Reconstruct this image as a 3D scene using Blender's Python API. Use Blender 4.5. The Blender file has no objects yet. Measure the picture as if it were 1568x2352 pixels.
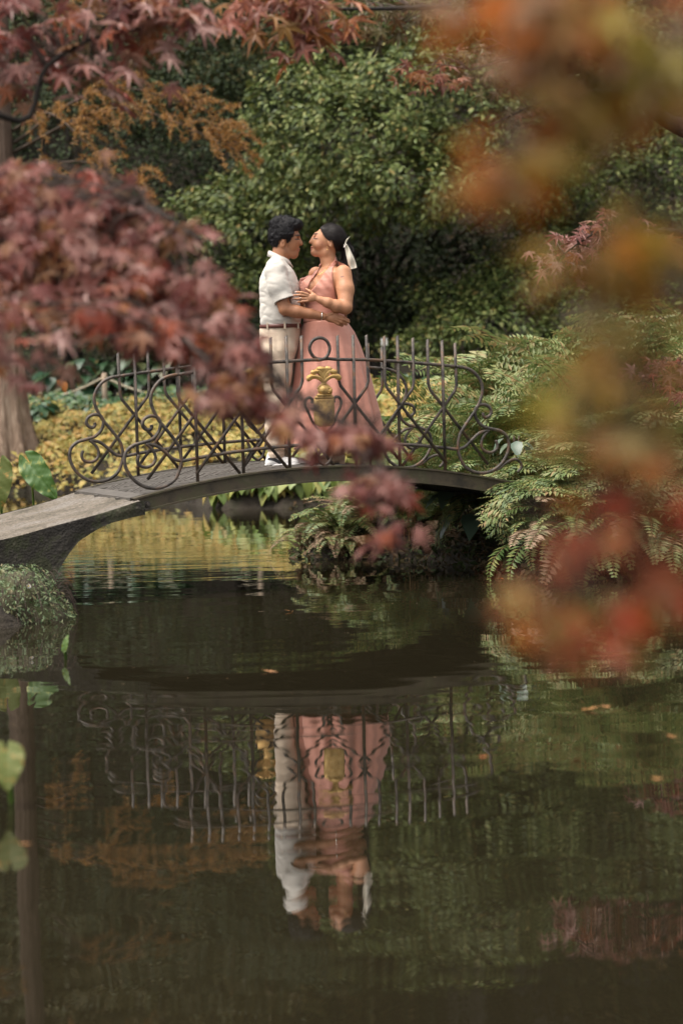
import bpy, math, random
import numpy as np
from mathutils import Vector, Matrix, noise as mnoise

rng = np.random.default_rng(7)
random.seed(7)
R_ = math.radians
scene = bpy.context.scene
COL = scene.collection

# ------------------------------------------------------------------ camera
F_PX = 5553.0                       # focal length in units of the 1568 x 2352 view of the photograph
EYE = np.array([0.0, 0.0, 1.45])    # height above the water
PITCH = math.atan(331 / F_PX)
ROLL = R_(1.6)
FWD = np.array([0, math.cos(PITCH), -math.sin(PITCH)])
_X = np.array([1.0, 0, 0])
_U = np.array([0, math.sin(PITCH), math.cos(PITCH)])
RIGHT = math.cos(ROLL) * _X - math.sin(ROLL) * _U
UP = math.sin(ROLL) * _X + math.cos(ROLL) * _U
cam_data = bpy.data.cameras.new('camera')
cam = bpy.data.objects.new('camera', cam_data)
COL.objects.link(cam)
cam.matrix_world = Matrix(((RIGHT[0], UP[0], -FWD[0], EYE[0]), (RIGHT[1], UP[1], -FWD[1], EYE[1]),
                           (RIGHT[2], UP[2], -FWD[2], EYE[2]), (0, 0, 0, 1)))
cam_data.sensor_fit = 'VERTICAL'
cam_data.sensor_height = 36.0
cam_data.lens = 36.0 * F_PX / 2352
cam_data.clip_start = 0.05
cam_data.clip_end = 600
cam_data.dof.use_dof = True
cam_data.dof.focus_distance = 16.5
cam_data.dof.aperture_fstop = 2.0
scene.camera = cam

# ------------------------------------------------------------------ world and sun: a bright overcast day
SUN_EL, SUN_AZ = R_(66), R_(-112)      # azimuth from +Y towards +X: light falls in from the left, camera side
world = bpy.data.worlds.new('World')
scene.world = world
world.use_nodes = True
wn = world.node_tree
bg = wn.nodes['Background']
sky = wn.nodes.new('ShaderNodeTexSky')
sky.sky_type = 'NISHITA'
sky.sun_disc = False
sky.sun_elevation = SUN_EL
sky.sun_rotation = SUN_AZ
sky.air_density = 1.0
sky.dust_density = 4.0
hsv = wn.nodes.new('ShaderNodeHueSaturation')       # cloud cover takes most of the blue out of the sky
hsv.inputs['Saturation'].default_value = 0.05
wn.links.new(sky.outputs[0], hsv.inputs['Color'])
wn.links.new(hsv.outputs[0], bg.inputs['Color'])
bg.inputs['Strength'].default_value = 0.14
sun_data = bpy.data.lights.new('sun', 'SUN')
sun_data.energy = 1.5
sun_data.angle = R_(42)
sun_data.color = (1.0, 0.89, 0.74)
sun = bpy.data.objects.new('sun', sun_data)
COL.objects.link(sun)
_sd = Vector((math.sin(SUN_AZ) * math.cos(SUN_EL), math.cos(SUN_AZ) * math.cos(SUN_EL), math.sin(SUN_EL)))
sun.rotation_euler = _sd.to_track_quat('Z', 'Y').to_euler()
sun.location = (-8, -8, 14)

vs = scene.view_settings
vs.view_transform = 'Standard'
vs.look = 'None'
vs.exposure = 1.2
vs.gamma = 1.0
vs.use_curve_mapping = False
scene.render.engine = 'CYCLES'
cy = scene.cycles
cy.max_bounces = 6
cy.diffuse_bounces = 3
cy.glossy_bounces = 3
cy.transmission_bounces = 4
cy.transparent_max_bounces = 8
cy.caustics_reflective = False
cy.caustics_refractive = False
cy.sample_clamp_indirect = 6.0
try:
    cy.use_denoising = True
    cy.denoiser = 'OPENIMAGEDENOISE'
except Exception:
    pass


def P(x, y, Y):
    """the point at distance Y (metres along world Y) seen at x, y of the 1568 x 2352 view"""
    d = FWD + RIGHT * ((x - 784) / F_PX) - UP * ((y - 1176) / F_PX)
    return EYE + d * (Y / d[1])


def proj(q):
    q = np.asarray(q) - EYE
    w = q @ FWD
    return 784 + F_PX * (q @ RIGHT) / w, 1176 - F_PX * (q @ UP) / w


# ------------------------------------------------------------------ mesh helpers
def np_mesh(name, verts, faces, smooth=False):
    """faces: list of int arrays (m, k)"""
    me = bpy.data.meshes.new(name)
    verts = np.asarray(verts, dtype=np.float32)
    me.vertices.add(len(verts))
    me.vertices.foreach_set('co', verts.ravel())
    if not isinstance(faces, list):
        faces = [faces]
    idx = np.concatenate([np.asarray(f, dtype=np.int32).ravel() for f in faces])
    tot = np.concatenate([np.full(len(f), np.asarray(f).shape[1], dtype=np.int32) for f in faces])
    start = np.concatenate([[0], np.cumsum(tot)[:-1]]).astype(np.int32)
    me.loops.add(len(idx))
    me.loops.foreach_set('vertex_index', idx)
    me.polygons.add(len(tot))
    me.polygons.foreach_set('loop_start', start)
    me.polygons.foreach_set('loop_total', tot)
    me.polygons.foreach_set('use_smooth', np.full(len(tot), smooth, dtype=bool))
    me.update(calc_edges=True)
    me.validate()
    return me


def obj(name, me, mat=None, parent=None, loc=None, rot=None, scale=None):
    o = bpy.data.objects.new(name, me)
    COL.objects.link(o)
    if mat is not None and me is not None and len(me.materials) == 0:
        me.materials.append(mat)
    if loc is not None:
        o.location = [float(c) for c in loc]
    if rot is not None:
        o.rotation_euler = rot
    if scale is not None:
        o.scale = scale if hasattr(scale, '__len__') else (scale, scale, scale)
    if parent is not None:
        o.parent = parent
    return o


def thing(name, label, cat, loc=(0, 0, 0), group=None):
    o = bpy.data.objects.new(name, None)
    COL.objects.link(o)
    o.empty_display_size = 0.1
    o.location = [float(c) for c in loc]
    return tag(o, label, cat, group)


def tag(o, label=None, cat=None, group=None, kind=None):
    if label: o['label'] = label
    if cat: o['category'] = cat
    if group: o['group'] = group
    if kind: o['kind'] = kind
    return o


class MB:
    """collects tubes, boxes and lofts into one mesh"""
    def __init__(self):
        self.v, self.q, self.t, self.n = [], [], [], 0

    def add(self, verts, quads=None, tris=None):
        verts = np.asarray(verts, dtype=float)
        if quads is not None and len(quads): self.q.append(np.asarray(quads) + self.n)
        if tris is not None and len(tris): self.t.append(np.asarray(tris) + self.n)
        self.v.append(verts)
        self.n += len(verts)
        return self

    def tube(self, pts, rad, sides=8, closed=False, cap=True):
        pts = np.asarray(pts, dtype=float)
        n = len(pts)
        rad = np.broadcast_to(np.asarray(rad, dtype=float), (n,))
        if closed:
            tan = np.roll(pts, -1, 0) - np.roll(pts, 1, 0)
        else:
            tan = np.gradient(pts, axis=0)
        tan /= np.linalg.norm(tan, axis=1)[:, None] + 1e-12
        ref = np.array([0, 0, 1.0]) if abs(tan[0, 2]) < 0.9 else np.array([1.0, 0, 0])
        a = np.cross(tan[0], ref); a /= np.linalg.norm(a)
        ang = np.linspace(0, 2 * np.pi, sides, endpoint=False)
        V = []
        for i in range(n):
            a = a - tan[i] * (a @ tan[i]); a /= np.linalg.norm(a) + 1e-12
            b = np.cross(tan[i], a)
            V.append(pts[i] + rad[i] * (np.cos(ang)[:, None] * a + np.sin(ang)[:, None] * b))
        V = np.concatenate(V)
        Q = []
        m = n if closed else n - 1
        for i in range(m):
            j = (i + 1) % n
            for k in range(sides):
                l = (k + 1) % sides
                Q.append((i * sides + k, i * sides + l, j * sides + l, j * sides + k))
        T = []
        if cap and not closed:
            V = np.concatenate([V, pts[:1], pts[-1:]])
            c0, c1 = n * sides, n * sides + 1
            for k in range(sides):
                l = (k + 1) % sides
                T.append((c0, l, k))
                T.append((c1, (n - 1) * sides + k, (n - 1) * sides + l))
        return self.add(V, Q, T)

    def box(self, lo, hi, M=None):
        x0, y0, z0 = lo; x1, y1, z1 = hi
        V = np.array([(x0, y0, z0), (x1, y0, z0), (x1, y1, z0), (x0, y1, z0), (x0, y0, z1), (x1, y0, z1), (x1, y1, z1), (x0, y1, z1)], float)
        if M is not None: V = V @ np.asarray(M)[:3, :3].T + np.asarray(M)[:3, 3]
        return self.add(V, [(0, 3, 2, 1), (4, 5, 6, 7), (0, 1, 5, 4), (1, 2, 6, 5), (2, 3, 7, 6), (3, 0, 4, 7)])

    def mesh(self, name, smooth=True):
        f = []
        if self.q: f.append(np.concatenate(self.q))
        if self.t: f.append(np.concatenate(self.t))
        return np_mesh(name, np.concatenate(self.v), f, smooth)


def grid_faces(nu, nv, wrap_u=False, wrap_v=False):
    iu = np.arange(nu if wrap_u else nu - 1)
    iv = np.arange(nv if wrap_v else nv - 1)
    a, b = np.meshgrid(iu, iv, indexing='ij')
    a, b = a.ravel(), b.ravel()
    a2, b2 = (a + 1) % nu, (b + 1) % nv
    return np.stack([a * nv + b, a2 * nv + b, a2 * nv + b2, a * nv + b2], 1)


def smooth_path(pts, per=6, closed=False):
    """Catmull-Rom through the points"""
    p = np.asarray(pts, float)
    n = len(p)
    out = []
    for i in range(n if closed else n - 1):
        if closed:
            p0, p1, p2, p3 = p[(i - 1) % n], p[i], p[(i + 1) % n], p[(i + 2) % n]
        else:
            p0, p1, p2, p3 = p[max(i - 1, 0)], p[i], p[i + 1], p[min(i + 2, n - 1)]
        for t in np.linspace(0, 1, per, endpoint=False):
            out.append(0.5 * ((2 * p1) + (-p0 + p2) * t + (2 * p0 - 5 * p1 + 4 * p2 - p3) * t * t + (-p0 + 3 * p1 - 3 * p2 + p3) * t ** 3))
    if not closed: out.append(p[-1])
    return np.array(out)


def vnoise(x, y, z=0.0, seed=0):
    """smooth value noise on arrays, about -1..1"""
    x, y, z = np.broadcast_arrays(np.asarray(x, float), np.asarray(y, float), np.asarray(z, float))
    xi, yi, zi = np.floor(x).astype(np.int64), np.floor(y).astype(np.int64), np.floor(z).astype(np.int64)
    xf, yf, zf = x - xi, y - yi, z - zi
    s = lambda t: t * t * (3 - 2 * t)
    u, v, w = s(xf), s(yf), s(zf)

    def h(a, b, c):
        k = (a * 374761393 + b * 668265263 + c * 2147483647 + seed * 974711) & 0xffffffff
        k = ((k ^ (k >> 13)) * 1274126177) & 0xffffffff
        k = (k ^ (k >> 16)) & 0xffff
        return k / 32767.5 - 1
    r = 0
    for dx in (0, 1):
        for dy in (0, 1):
            for dz in (0, 1):
                r = r + h(xi + dx, yi + dy, zi + dz) * (u if dx else 1 - u) * (v if dy else 1 - v) * (w if dz else 1 - w)
    return r


def frames(normal, tip):
    """rotation matrices whose z is the normal and whose y is the tip direction"""
    z = normal / (np.linalg.norm(normal, axis=1)[:, None] + 1e-9)
    y = tip - z * np.sum(tip * z, 1)[:, None]
    y /= np.linalg.norm(y, axis=1)[:, None] + 1e-9
    x = np.cross(y, z)
    return np.stack([x, y, z], 2)


def scatter_mesh(name, tv, tf, pos, rot, scale, smooth=False):
    """one mesh holding a copy of the template at every position"""
    tv, tf = np.asarray(tv, float), np.asarray(tf)
    n, k = len(pos), len(tv)
    scale = np.broadcast_to(np.asarray(scale, float), (n,))
    V = np.einsum('nij,kj->nki', rot, tv) * scale[:, None, None] + np.asarray(pos)[:, None, :]
    Fc = (tf[None] + (np.arange(n) * k)[:, None, None]).reshape(-1, tf.shape[1])
    return np_mesh(name, V.reshape(-1, 3), Fc, smooth)


def unit(n):
    v = rng.normal(size=(n, 3))
    return v / np.linalg.norm(v, axis=1)[:, None]


# ------------------------------------------------------------------ materials
def _mat(name):
    m = bpy.data.materials.new(name)
    m.use_nodes = True
    return m, m.node_tree, m.node_tree.nodes['Principled BSDF']


def ramp(nt, cols, src, pos=None, interp='LINEAR'):
    r = nt.nodes.new('ShaderNodeValToRGB')
    r.color_ramp.interpolation = interp
    e = r.color_ramp.elements
    n = len(cols)
    pos = pos or [i / (n - 1) for i in range(n)]
    while len(e) < n: e.new(0.5)
    for i in range(n):
        e[i].position = pos[i]
        e[i].color = (*cols[i], 1)
    nt.links.new(src, r.inputs['Fac'])
    return r.outputs['Color']


def island_random(nt):
    g = nt.nodes.new('ShaderNodeNewGeometry')
    o = nt.nodes.new('ShaderNodeObjectInfo')
    a = nt.nodes.new('ShaderNodeMath'); a.operation = 'ADD'
    nt.links.new(g.outputs['Random Per Island'], a.inputs[0])
    nt.links.new(o.outputs['Random'], a.inputs[1])
    f = nt.nodes.new('ShaderNodeMath'); f.operation = 'FRACT'
    nt.links.new(a.outputs[0], f.inputs[0])
    return f.outputs[0]


def tex_noise(nt, scale, detail=4, rough=0.6, coord='Object', vec_scale=None):
    tc = nt.nodes.new('ShaderNodeTexCoord')
    n = nt.nodes.new('ShaderNodeTexNoise')
    n.inputs['Scale'].default_value = scale
    n.inputs['Detail'].default_value = detail
    n.inputs['Roughness'].default_value = rough
    src = tc.outputs[coord]
    if vec_scale:
        mp = nt.nodes.new('ShaderNodeMapping')
        mp.inputs['Scale'].default_value = vec_scale
        nt.links.new(src, mp.inputs['Vector'])
        src = mp.outputs[0]
    nt.links.new(src, n.inputs['Vector'])
    return n.outputs['Fac']


def bump(nt, bsdf, h, strength=0.4, dist=0.01):
    b = nt.nodes.new('ShaderNodeBump')
    b.inputs['Strength'].default_value = strength
    b.inputs['Distance'].default_value = dist
    nt.links.new(h, b.inputs['Height'])
    nt.links.new(b.outputs[0], bsdf.inputs['Normal'])
    return b


def leaf_mat(name, cols, rough=0.42, trans=0.25, pos=None, spec=0.5, patch=None):
    """colour differs from leaf to leaf; some light comes through the blade"""
    m, nt, b = _mat(name)
    c = ramp(nt, cols, island_random(nt), pos)
    if patch:      # blotches of another colour inside the leaf
        mx = nt.nodes.new('ShaderNodeMix'); mx.data_type = 'RGBA'
        f = tex_noise(nt, patch[1], 3)
        rr = ramp(nt, [(0, 0, 0), (1, 1, 1)], f, [patch[2], patch[2] + 0.15])
        nt.links.new(rr, mx.inputs['Factor'])
        nt.links.new(c, mx.inputs['A'])
        mx.inputs['B'].default_value = (*patch[0], 1)
        c = mx.outputs['Result']
    nt.links.new(c, b.inputs['Base Color'])
    b.inputs['Roughness'].default_value = rough
    b.inputs['Specular IOR Level'].default_value = spec
    if trans > 0:
        t = nt.nodes.new('ShaderNodeBsdfTranslucent')
        nt.links.new(c, t.inputs['Color'])
        ms = nt.nodes.new('ShaderNodeMixShader')
        ms.inputs[0].default_value = trans
        nt.links.new(b.outputs[0], ms.inputs[1])
        nt.links.new(t.outputs[0], ms.inputs[2])
        nt.links.new(ms.outputs[0], nt.nodes['Material Output'].inputs['Surface'])
    return m


def rough_mat(name, cols, scale, rough=0.9, bump_s=0.5, bump_d=0.01, bump_scale=None, detail=5, metal=0.0, spec=0.4, vec_scale=None, pos=None):
    m, nt, b = _mat(name)
    f = tex_noise(nt, scale, detail, 0.65, vec_scale=vec_scale)
    nt.links.new(ramp(nt, cols, f, pos or list(np.linspace(0.3, 0.7, len(cols)))), b.inputs['Base Color'])
    b.inputs['Roughness'].default_value = rough
    b.inputs['Metallic'].default_value = metal
    b.inputs['Specular IOR Level'].default_value = spec
    if bump_s:
        bump(nt, b, tex_noise(nt, bump_scale or scale * 3, 4, vec_scale=vec_scale), bump_s, bump_d)
    return m


def plain_mat(name, col, rough=0.6, metal=0.0, spec=0.5):
    m, nt, b = _mat(name)
    b.inputs['Base Color'].default_value = (*col, 1)
    b.inputs['Roughness'].default_value = rough
    b.inputs['Metallic'].default_value = metal
    b.inputs['Specular IOR Level'].default_value = spec
    return m


M = {}
M['soil'] = rough_mat('soil', [(0.010, 0.008, 0.005), (0.026, 0.019, 0.012), (0.02, 0.022, 0.009)], 2.2, 0.95, 0.9, 0.05, 14)
M['iron'] = rough_mat('iron', [(0.035, 0.030, 0.027), (0.10, 0.083, 0.070), (0.15, 0.075, 0.038)], 13, 0.5, 0.45, 0.004, 70, metal=0.2, pos=[0.38, 0.52, 0.68])
M['girder'] = rough_mat('girder', [(0.03, 0.025, 0.017), (0.075, 0.058, 0.036), (0.065, 0.06, 0.03), (0.12, 0.095, 0.065)], 7, 0.7, 0.5, 0.004, 40, pos=[0.3, 0.5, 0.6, 0.75])
M['deck'] = rough_mat('deck', [(0.07, 0.062, 0.055), (0.13, 0.115, 0.1)], 12, 0.65, 0.4, 0.003, 60, metal=0.1)
M['gold'] = rough_mat('gold', [(0.50, 0.29, 0.085), (0.85, 0.58, 0.24)], 26, 0.5, 0.6, 0.005, 90, metal=0.4)


def concrete_mat():
    m, nt, b = _mat('concrete')
    tc = nt.nodes.new('ShaderNodeTexCoord')
    vo = nt.nodes.new('ShaderNodeTexVoronoi')
    vo.inputs['Scale'].default_value = 75
    nt.links.new(tc.outputs['Object'], vo.inputs['Vector'])
    grit = ramp(nt, [(0.08, 0.07, 0.058), (0.155, 0.135, 0.115), (0.24, 0.21, 0.18)], vo.outputs['Color'])
    f = tex_noise(nt, 3.0, 5)
    dirt = ramp(nt, [(1, 1, 1), (0.85, 0.8, 0.72), (0.42, 0.40, 0.33)], f, [0.38, 0.52, 0.68])
    mx = nt.nodes.new('ShaderNodeMix'); mx.data_type = 'RGBA'; mx.blend_type = 'MULTIPLY'
    mx.inputs['Factor'].default_value = 1
    nt.links.new(grit, mx.inputs['A']); nt.links.new(dirt, mx.inputs['B'])
    nt.links.new(mx.outputs['Result'], b.inputs['Base Color'])
    b.inputs['Roughness'].default_value = 0.9
    ad = nt.nodes.new('ShaderNodeMath'); ad.operation = 'ADD'
    nt.links.new(vo.outputs['Distance'], ad.inputs[0]); nt.links.new(tex_noise(nt, 30, 5), ad.inputs[1])
    bump(nt, b, ad.outputs[0], 0.6, 0.008)
    return m


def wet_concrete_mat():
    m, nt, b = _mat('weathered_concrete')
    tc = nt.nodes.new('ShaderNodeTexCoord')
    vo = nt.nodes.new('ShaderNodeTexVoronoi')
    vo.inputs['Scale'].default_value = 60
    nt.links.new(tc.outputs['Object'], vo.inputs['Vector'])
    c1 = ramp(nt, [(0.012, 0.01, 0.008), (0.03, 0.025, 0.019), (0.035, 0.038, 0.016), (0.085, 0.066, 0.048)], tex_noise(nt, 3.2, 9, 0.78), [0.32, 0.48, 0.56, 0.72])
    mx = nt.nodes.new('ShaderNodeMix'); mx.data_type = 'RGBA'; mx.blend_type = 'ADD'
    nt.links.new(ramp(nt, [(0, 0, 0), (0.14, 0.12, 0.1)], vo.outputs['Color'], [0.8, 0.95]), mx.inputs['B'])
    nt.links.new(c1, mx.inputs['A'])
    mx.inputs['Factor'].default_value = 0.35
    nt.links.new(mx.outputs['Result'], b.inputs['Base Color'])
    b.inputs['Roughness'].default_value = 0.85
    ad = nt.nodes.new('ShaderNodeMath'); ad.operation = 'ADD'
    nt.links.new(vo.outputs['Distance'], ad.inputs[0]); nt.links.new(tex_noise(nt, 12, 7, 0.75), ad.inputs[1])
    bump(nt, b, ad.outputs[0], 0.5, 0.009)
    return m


M['concrete'] = concrete_mat()
M['wet_concrete'] = wet_concrete_mat()


def water_mat():
    m, nt, b = _mat('pond_water')
    b.inputs['Base Color'].default_value = (0.0135, 0.011, 0.006, 1)
    b.inputs['Roughness'].default_value = 0.0
    b.inputs['IOR'].default_value = 1.4
    b.inputs['Specular IOR Level'].default_value = 0.5
    tc = nt.nodes.new('ShaderNodeTexCoord')

    def wv(sx, sy, detail, seed):
        mp = nt.nodes.new('ShaderNodeMapping')
        mp.inputs['Scale'].default_value = (sx, sy, 1)
        mp.inputs['Location'].default_value = (seed, seed * 1.7, 0)
        mp.inputs['Rotation'].default_value = (0, 0, R_(4))
        nt.links.new(tc.outputs['Object'], mp.inputs['Vector'])
        n = nt.nodes.new('ShaderNodeTexNoise')
        n.inputs['Scale'].default_value = 1
        n.inputs['Detail'].default_value = detail
        n.inputs['Roughness'].default_value = 0.45
        nt.links.new(mp.outputs[0], n.inputs['Vector'])
        return n.outputs['Fac']

    def mul(a, k):
        q = nt.nodes.new('ShaderNodeMath'); q.operation = 'MULTIPLY'
        nt.links.new(a, q.inputs[0])
        if isinstance(k, float): q.inputs[1].default_value = k
        else: nt.links.new(k, q.inputs[1])
        return q.outputs[0]

    def add(a, c):
        q = nt.nodes.new('ShaderNodeMath'); q.operation = 'ADD'
        nt.links.new(a, q.inputs[0]); nt.links.new(c, q.inputs[1])
        return q.outputs[0]
    patch = ramp(nt, [(0.3,) * 3, (1,) * 3], wv(0.22, 0.35, 2, 3.1), [0.35, 0.65])   # calm and ruffled patches
    sp = nt.nodes.new('ShaderNodeSeparateXYZ')
    nt.links.new(tc.outputs['Object'], sp.inputs[0])
    mr = nt.nodes.new('ShaderNodeMapRange')                                            # more breeze past the bridge
    mr.inputs['From Min'].default_value = 11; mr.inputs['From Max'].default_value = 22
    mr.inputs['To Min'].default_value = 0.5; mr.inputs['To Max'].default_value = 2.6
    nt.links.new(sp.outputs['Y'], mr.inputs['Value'])
    h = add(mul(wv(0.9, 2.6, 1, 0.3), WATER[0]), mul(mul(mul(wv(3.2, 11.0, 1, 5.2), WATER[1]), patch), mr.outputs[0]))
    bp = nt.nodes.new('ShaderNodeBump')
    bp.inputs['Strength'].default_value = 1.0
    bp.inputs['Distance'].default_value = 1.0
    nt.links.new(h, bp.inputs['Height'])
    nt.links.new(bp.outputs[0], b.inputs['Normal'])
    return m


WATER = (0.0026, 0.00046)
M['water'] = water_mat()
M['bark'] = rough_mat('bark', [(0.03, 0.022, 0.016), (0.07, 0.05, 0.036), (0.11, 0.08, 0.06)], 5, 0.9, 0.9, 0.03, 12, vec_scale=(3, 3, 0.5))
M['dark_bark'] = rough_mat('dark_bark', [(0.012, 0.01, 0.008), (0.035, 0.026, 0.02)], 6, 0.9, 0.7, 0.02, 14, vec_scale=(3, 3, 0.5))
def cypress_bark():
    """streaked bark, paler near the foot and darker higher up"""
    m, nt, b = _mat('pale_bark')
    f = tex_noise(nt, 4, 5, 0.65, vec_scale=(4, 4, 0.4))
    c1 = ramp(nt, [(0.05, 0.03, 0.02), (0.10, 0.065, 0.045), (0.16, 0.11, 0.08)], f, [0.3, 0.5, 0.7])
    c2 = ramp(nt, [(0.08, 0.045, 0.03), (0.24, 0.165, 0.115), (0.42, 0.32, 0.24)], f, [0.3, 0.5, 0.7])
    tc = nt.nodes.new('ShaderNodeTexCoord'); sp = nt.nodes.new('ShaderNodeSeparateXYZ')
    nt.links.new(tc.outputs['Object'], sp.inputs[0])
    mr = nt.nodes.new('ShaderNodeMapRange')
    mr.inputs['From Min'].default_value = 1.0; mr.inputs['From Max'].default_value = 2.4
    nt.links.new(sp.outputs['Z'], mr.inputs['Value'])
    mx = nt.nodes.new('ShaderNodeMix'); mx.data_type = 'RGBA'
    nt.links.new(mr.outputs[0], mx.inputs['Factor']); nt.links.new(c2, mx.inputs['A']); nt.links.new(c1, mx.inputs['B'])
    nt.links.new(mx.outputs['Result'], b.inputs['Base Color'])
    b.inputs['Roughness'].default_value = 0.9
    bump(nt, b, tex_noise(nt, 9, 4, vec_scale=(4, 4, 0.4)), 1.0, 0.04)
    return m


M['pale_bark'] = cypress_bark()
M['twig'] = plain_mat('twig', (0.05, 0.03, 0.022), 0.8)

# ================================================================== the ground and the pond
POND = np.array([(-1.2, 2.2), (3.5, 2.2), (4.6, 9), (4.4, 15.2), (2.6, 15.75), (1.35, 15.85), (1.12, 16.2), (1.02, 17.0), (0.72, 17.7), (0.35, 18.25),
                 (-0.22, 18.3), (-0.36, 18.7), (-0.05, 19.6), (0.9, 21.0), (1.2, 22.8), (0.75, 24.6), (-0.2, 25.1), (-1.25, 25.35), (-1.75, 26.6), (-2.4, 28.6),
                 (-3.6, 30.1), (-6, 30.4), (-9.5, 29.5), (-11, 24), (-8.5, 18.6), (-4, 17.6), (-2.6, 17.2), (-2.05, 16.4), (-1.95, 15.0),
                 (-2.0, 14.5), (-1.78, 14.1), (-2.2, 13.6), (-2.4, 12.5), (-2.0, 9), (-1.5, 5)])


def poly_sd(x, y, poly):
    """signed distance to a polygon, negative inside"""
    x, y = np.broadcast_arrays(np.asarray(x, float), np.asarray(y, float))
    d = np.full(x.shape, 1e9)
    s = np.zeros(x.shape, bool)
    n = len(poly)
    for i in range(n):
        ax, ay = poly[i]; bx, by = poly[(i + 1) % n]
        ex, ey = bx - ax, by - ay
        wx, wy = x - ax, y - ay
        t = np.clip((wx * ex + wy * ey) / (ex * ex + ey * ey), 0, 1)
        d = np.minimum(d, (wx - t * ex) ** 2 + (wy - t * ey) ** 2)
        c = ((ay <= y) & (by > y)) | ((by <= y) & (ay > y))
        with np.errstate(divide='ignore', invalid='ignore'):
            xi = ax + (y - ay) / (by - ay if by != ay else 1e-9) * ex
        s ^= c & (x < xi)
    return np.where(s, -1, 1) * np.sqrt(d)


def ground_z(x, y):
    x, y = np.asarray(x, float), np.asarray(y, float)
    d = poly_sd(x, y, POND)
    out = 0.06 + 1.15 * (1 - np.exp(-np.maximum(d, 0) / 2.4)) + 0.02 * np.maximum(d, 0)
    near = np.clip((13.5 - y) / 3.0, 0, 1)                     # the low bank on the photographer's side
    out = out * (1 - near) + near * (0.05 + 0.25 * (1 - np.exp(-np.maximum(d, 0) / 1.0)))
    added_hill = np.clip(y - 38.0, 0, None)  # added rise that blocks sky from showing through the trees
    out = out + 17 * (1 - np.exp(-added_hill / 11.0))
    side = np.clip(np.abs(x) - 14, 0, None)
    out = out + 5 * (1 - np.exp(-side / 12))
    z = np.where(d > 0, out, -0.7 * (1 - np.exp(d / 0.35)))
    return z + 0.03 * vnoise(x * 1.7, y * 1.7) * np.clip(d + 0.3, 0, 1)


gx = np.concatenate([-np.geomspace(11, 160, 26)[::-1], np.arange(-10.8, 10.9, 0.2), np.geomspace(11, 160, 26)])
gy = np.concatenate([-np.geomspace(0.3, 90, 22)[::-1], np.arange(0, 40.1, 0.2), np.geomspace(40.5, 260, 30)])
GX, GY = np.meshgrid(gx, gy, indexing='ij')
GZ = ground_z(GX, GY)
tag(obj('ground', np_mesh('ground', np.stack([GX, GY, GZ], -1).reshape(-1, 3), grid_faces(len(gx), len(gy)), True), M['soil']), kind='structure')
wx, wy = np.linspace(-16, 12, 30), np.linspace(-2, 34, 37)
WX, WY = np.meshgrid(wx, wy, indexing='ij')
tag(obj('pond', np_mesh('pond', np.stack([WX, WY, 0 * WX], -1).reshape(-1, 3), grid_faces(len(wx), len(wy)), True), M['water']), kind='structure')


def zg(x, y):
    return float(ground_z(np.array([x]), np.array([y]))[0])


# ================================================================== the footbridge
TH = R_(22)
BU = np.array([math.cos(TH), math.sin(TH), 0])
BV = np.array([-math.sin(TH), math.cos(TH), 0])
BO = np.array([-0.1125, 16.008, 0])          # below the middle of the near railing
BW = 1.29                                    # between the railings


def B(s, z, v=0.0):
    """bridge coordinates: s along the bridge, z above the water, v across from the near railing"""
    s, z, v = np.broadcast_arrays(np.asarray(s, float), np.asarray(z, float), np.asarray(v, float))
    return BO + s[..., None] * BU + v[..., None] * BV + z[..., None] * np.array([0, 0, 1.0])


def deck_z(s):
    return 0.803 - 0.088 * np.asarray(s, float) ** 2


BRIDGE = thing('footbridge', 'small arched iron footbridge with scrollwork railings over the pond', 'bridge', (0, 0, 0))

# deck plate and its herringbone slats
ss = np.linspace(-1.30, 1.30, 53)
mb = MB()
V = []
for s in ss:
    for (v, dz) in ((0.02, -0.014), (0.02, -0.03), (BW - 0.02, -0.03), (BW - 0.02, -0.014)):
        V.append(B(s, deck_z(s) + dz, v))
mb.add(np.array(V), grid_faces(len(ss), 4, wrap_v=True))
deck = obj('deck', mb.mesh('deck', False), M['soil'], BRIDGE)
slat_len, bands = 0.30, 5
bw = (BW - 0.06) / bands
mb = MB().box((-bw / 2 * 1.28, -0.011, -0.012), (bw / 2 * 1.28, 0.011, 0.0))
slat_me = mb.mesh('slat', False)
slat_me.materials.append(M['deck'])
for b in range(bands):
    vc = 0.03 + bw * (b + 0.5)
    sgn = 1 if b % 2 else -1
    for s in np.arange(-1.25, 1.26, 0.0445):
        o = obj('slat', slat_me, None, deck)
        slope = math.atan(-2 * 0.088 * s)
        e1 = BU * math.cos(slope) + np.array([0, 0, math.sin(slope)])
        a = math.radians(38) * sgn
        ax = BV * math.cos(a) + e1 * math.sin(a)
        up = np.cross(e1, BV); up /= np.linalg.norm(up)
        ay = np.cross(up, ax)
        p = B(s, deck_z(s) + rng.uniform(-0.001, 0.002), vc)
        o.matrix_local = Matrix(((ax[0], ay[0], up[0], p[0]), (ax[1], ay[1], up[1], p[1]), (ax[2], ay[2], up[2], p[2]), (0, 0, 0, 1)))


def sweep_profile(prof, s0, s1, n=44):
    """closed profile in (v, z above deck) carried along the arch"""
    s = np.linspace(s0, s1, n)
    V = np.stack([B(s, deck_z(s) + dz, v) for (v, dz) in prof], 1).reshape(-1, 3)
    m = MB().add(V, grid_faces(n, len(prof), wrap_v=True))
    k = len(prof)
    return m


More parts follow.
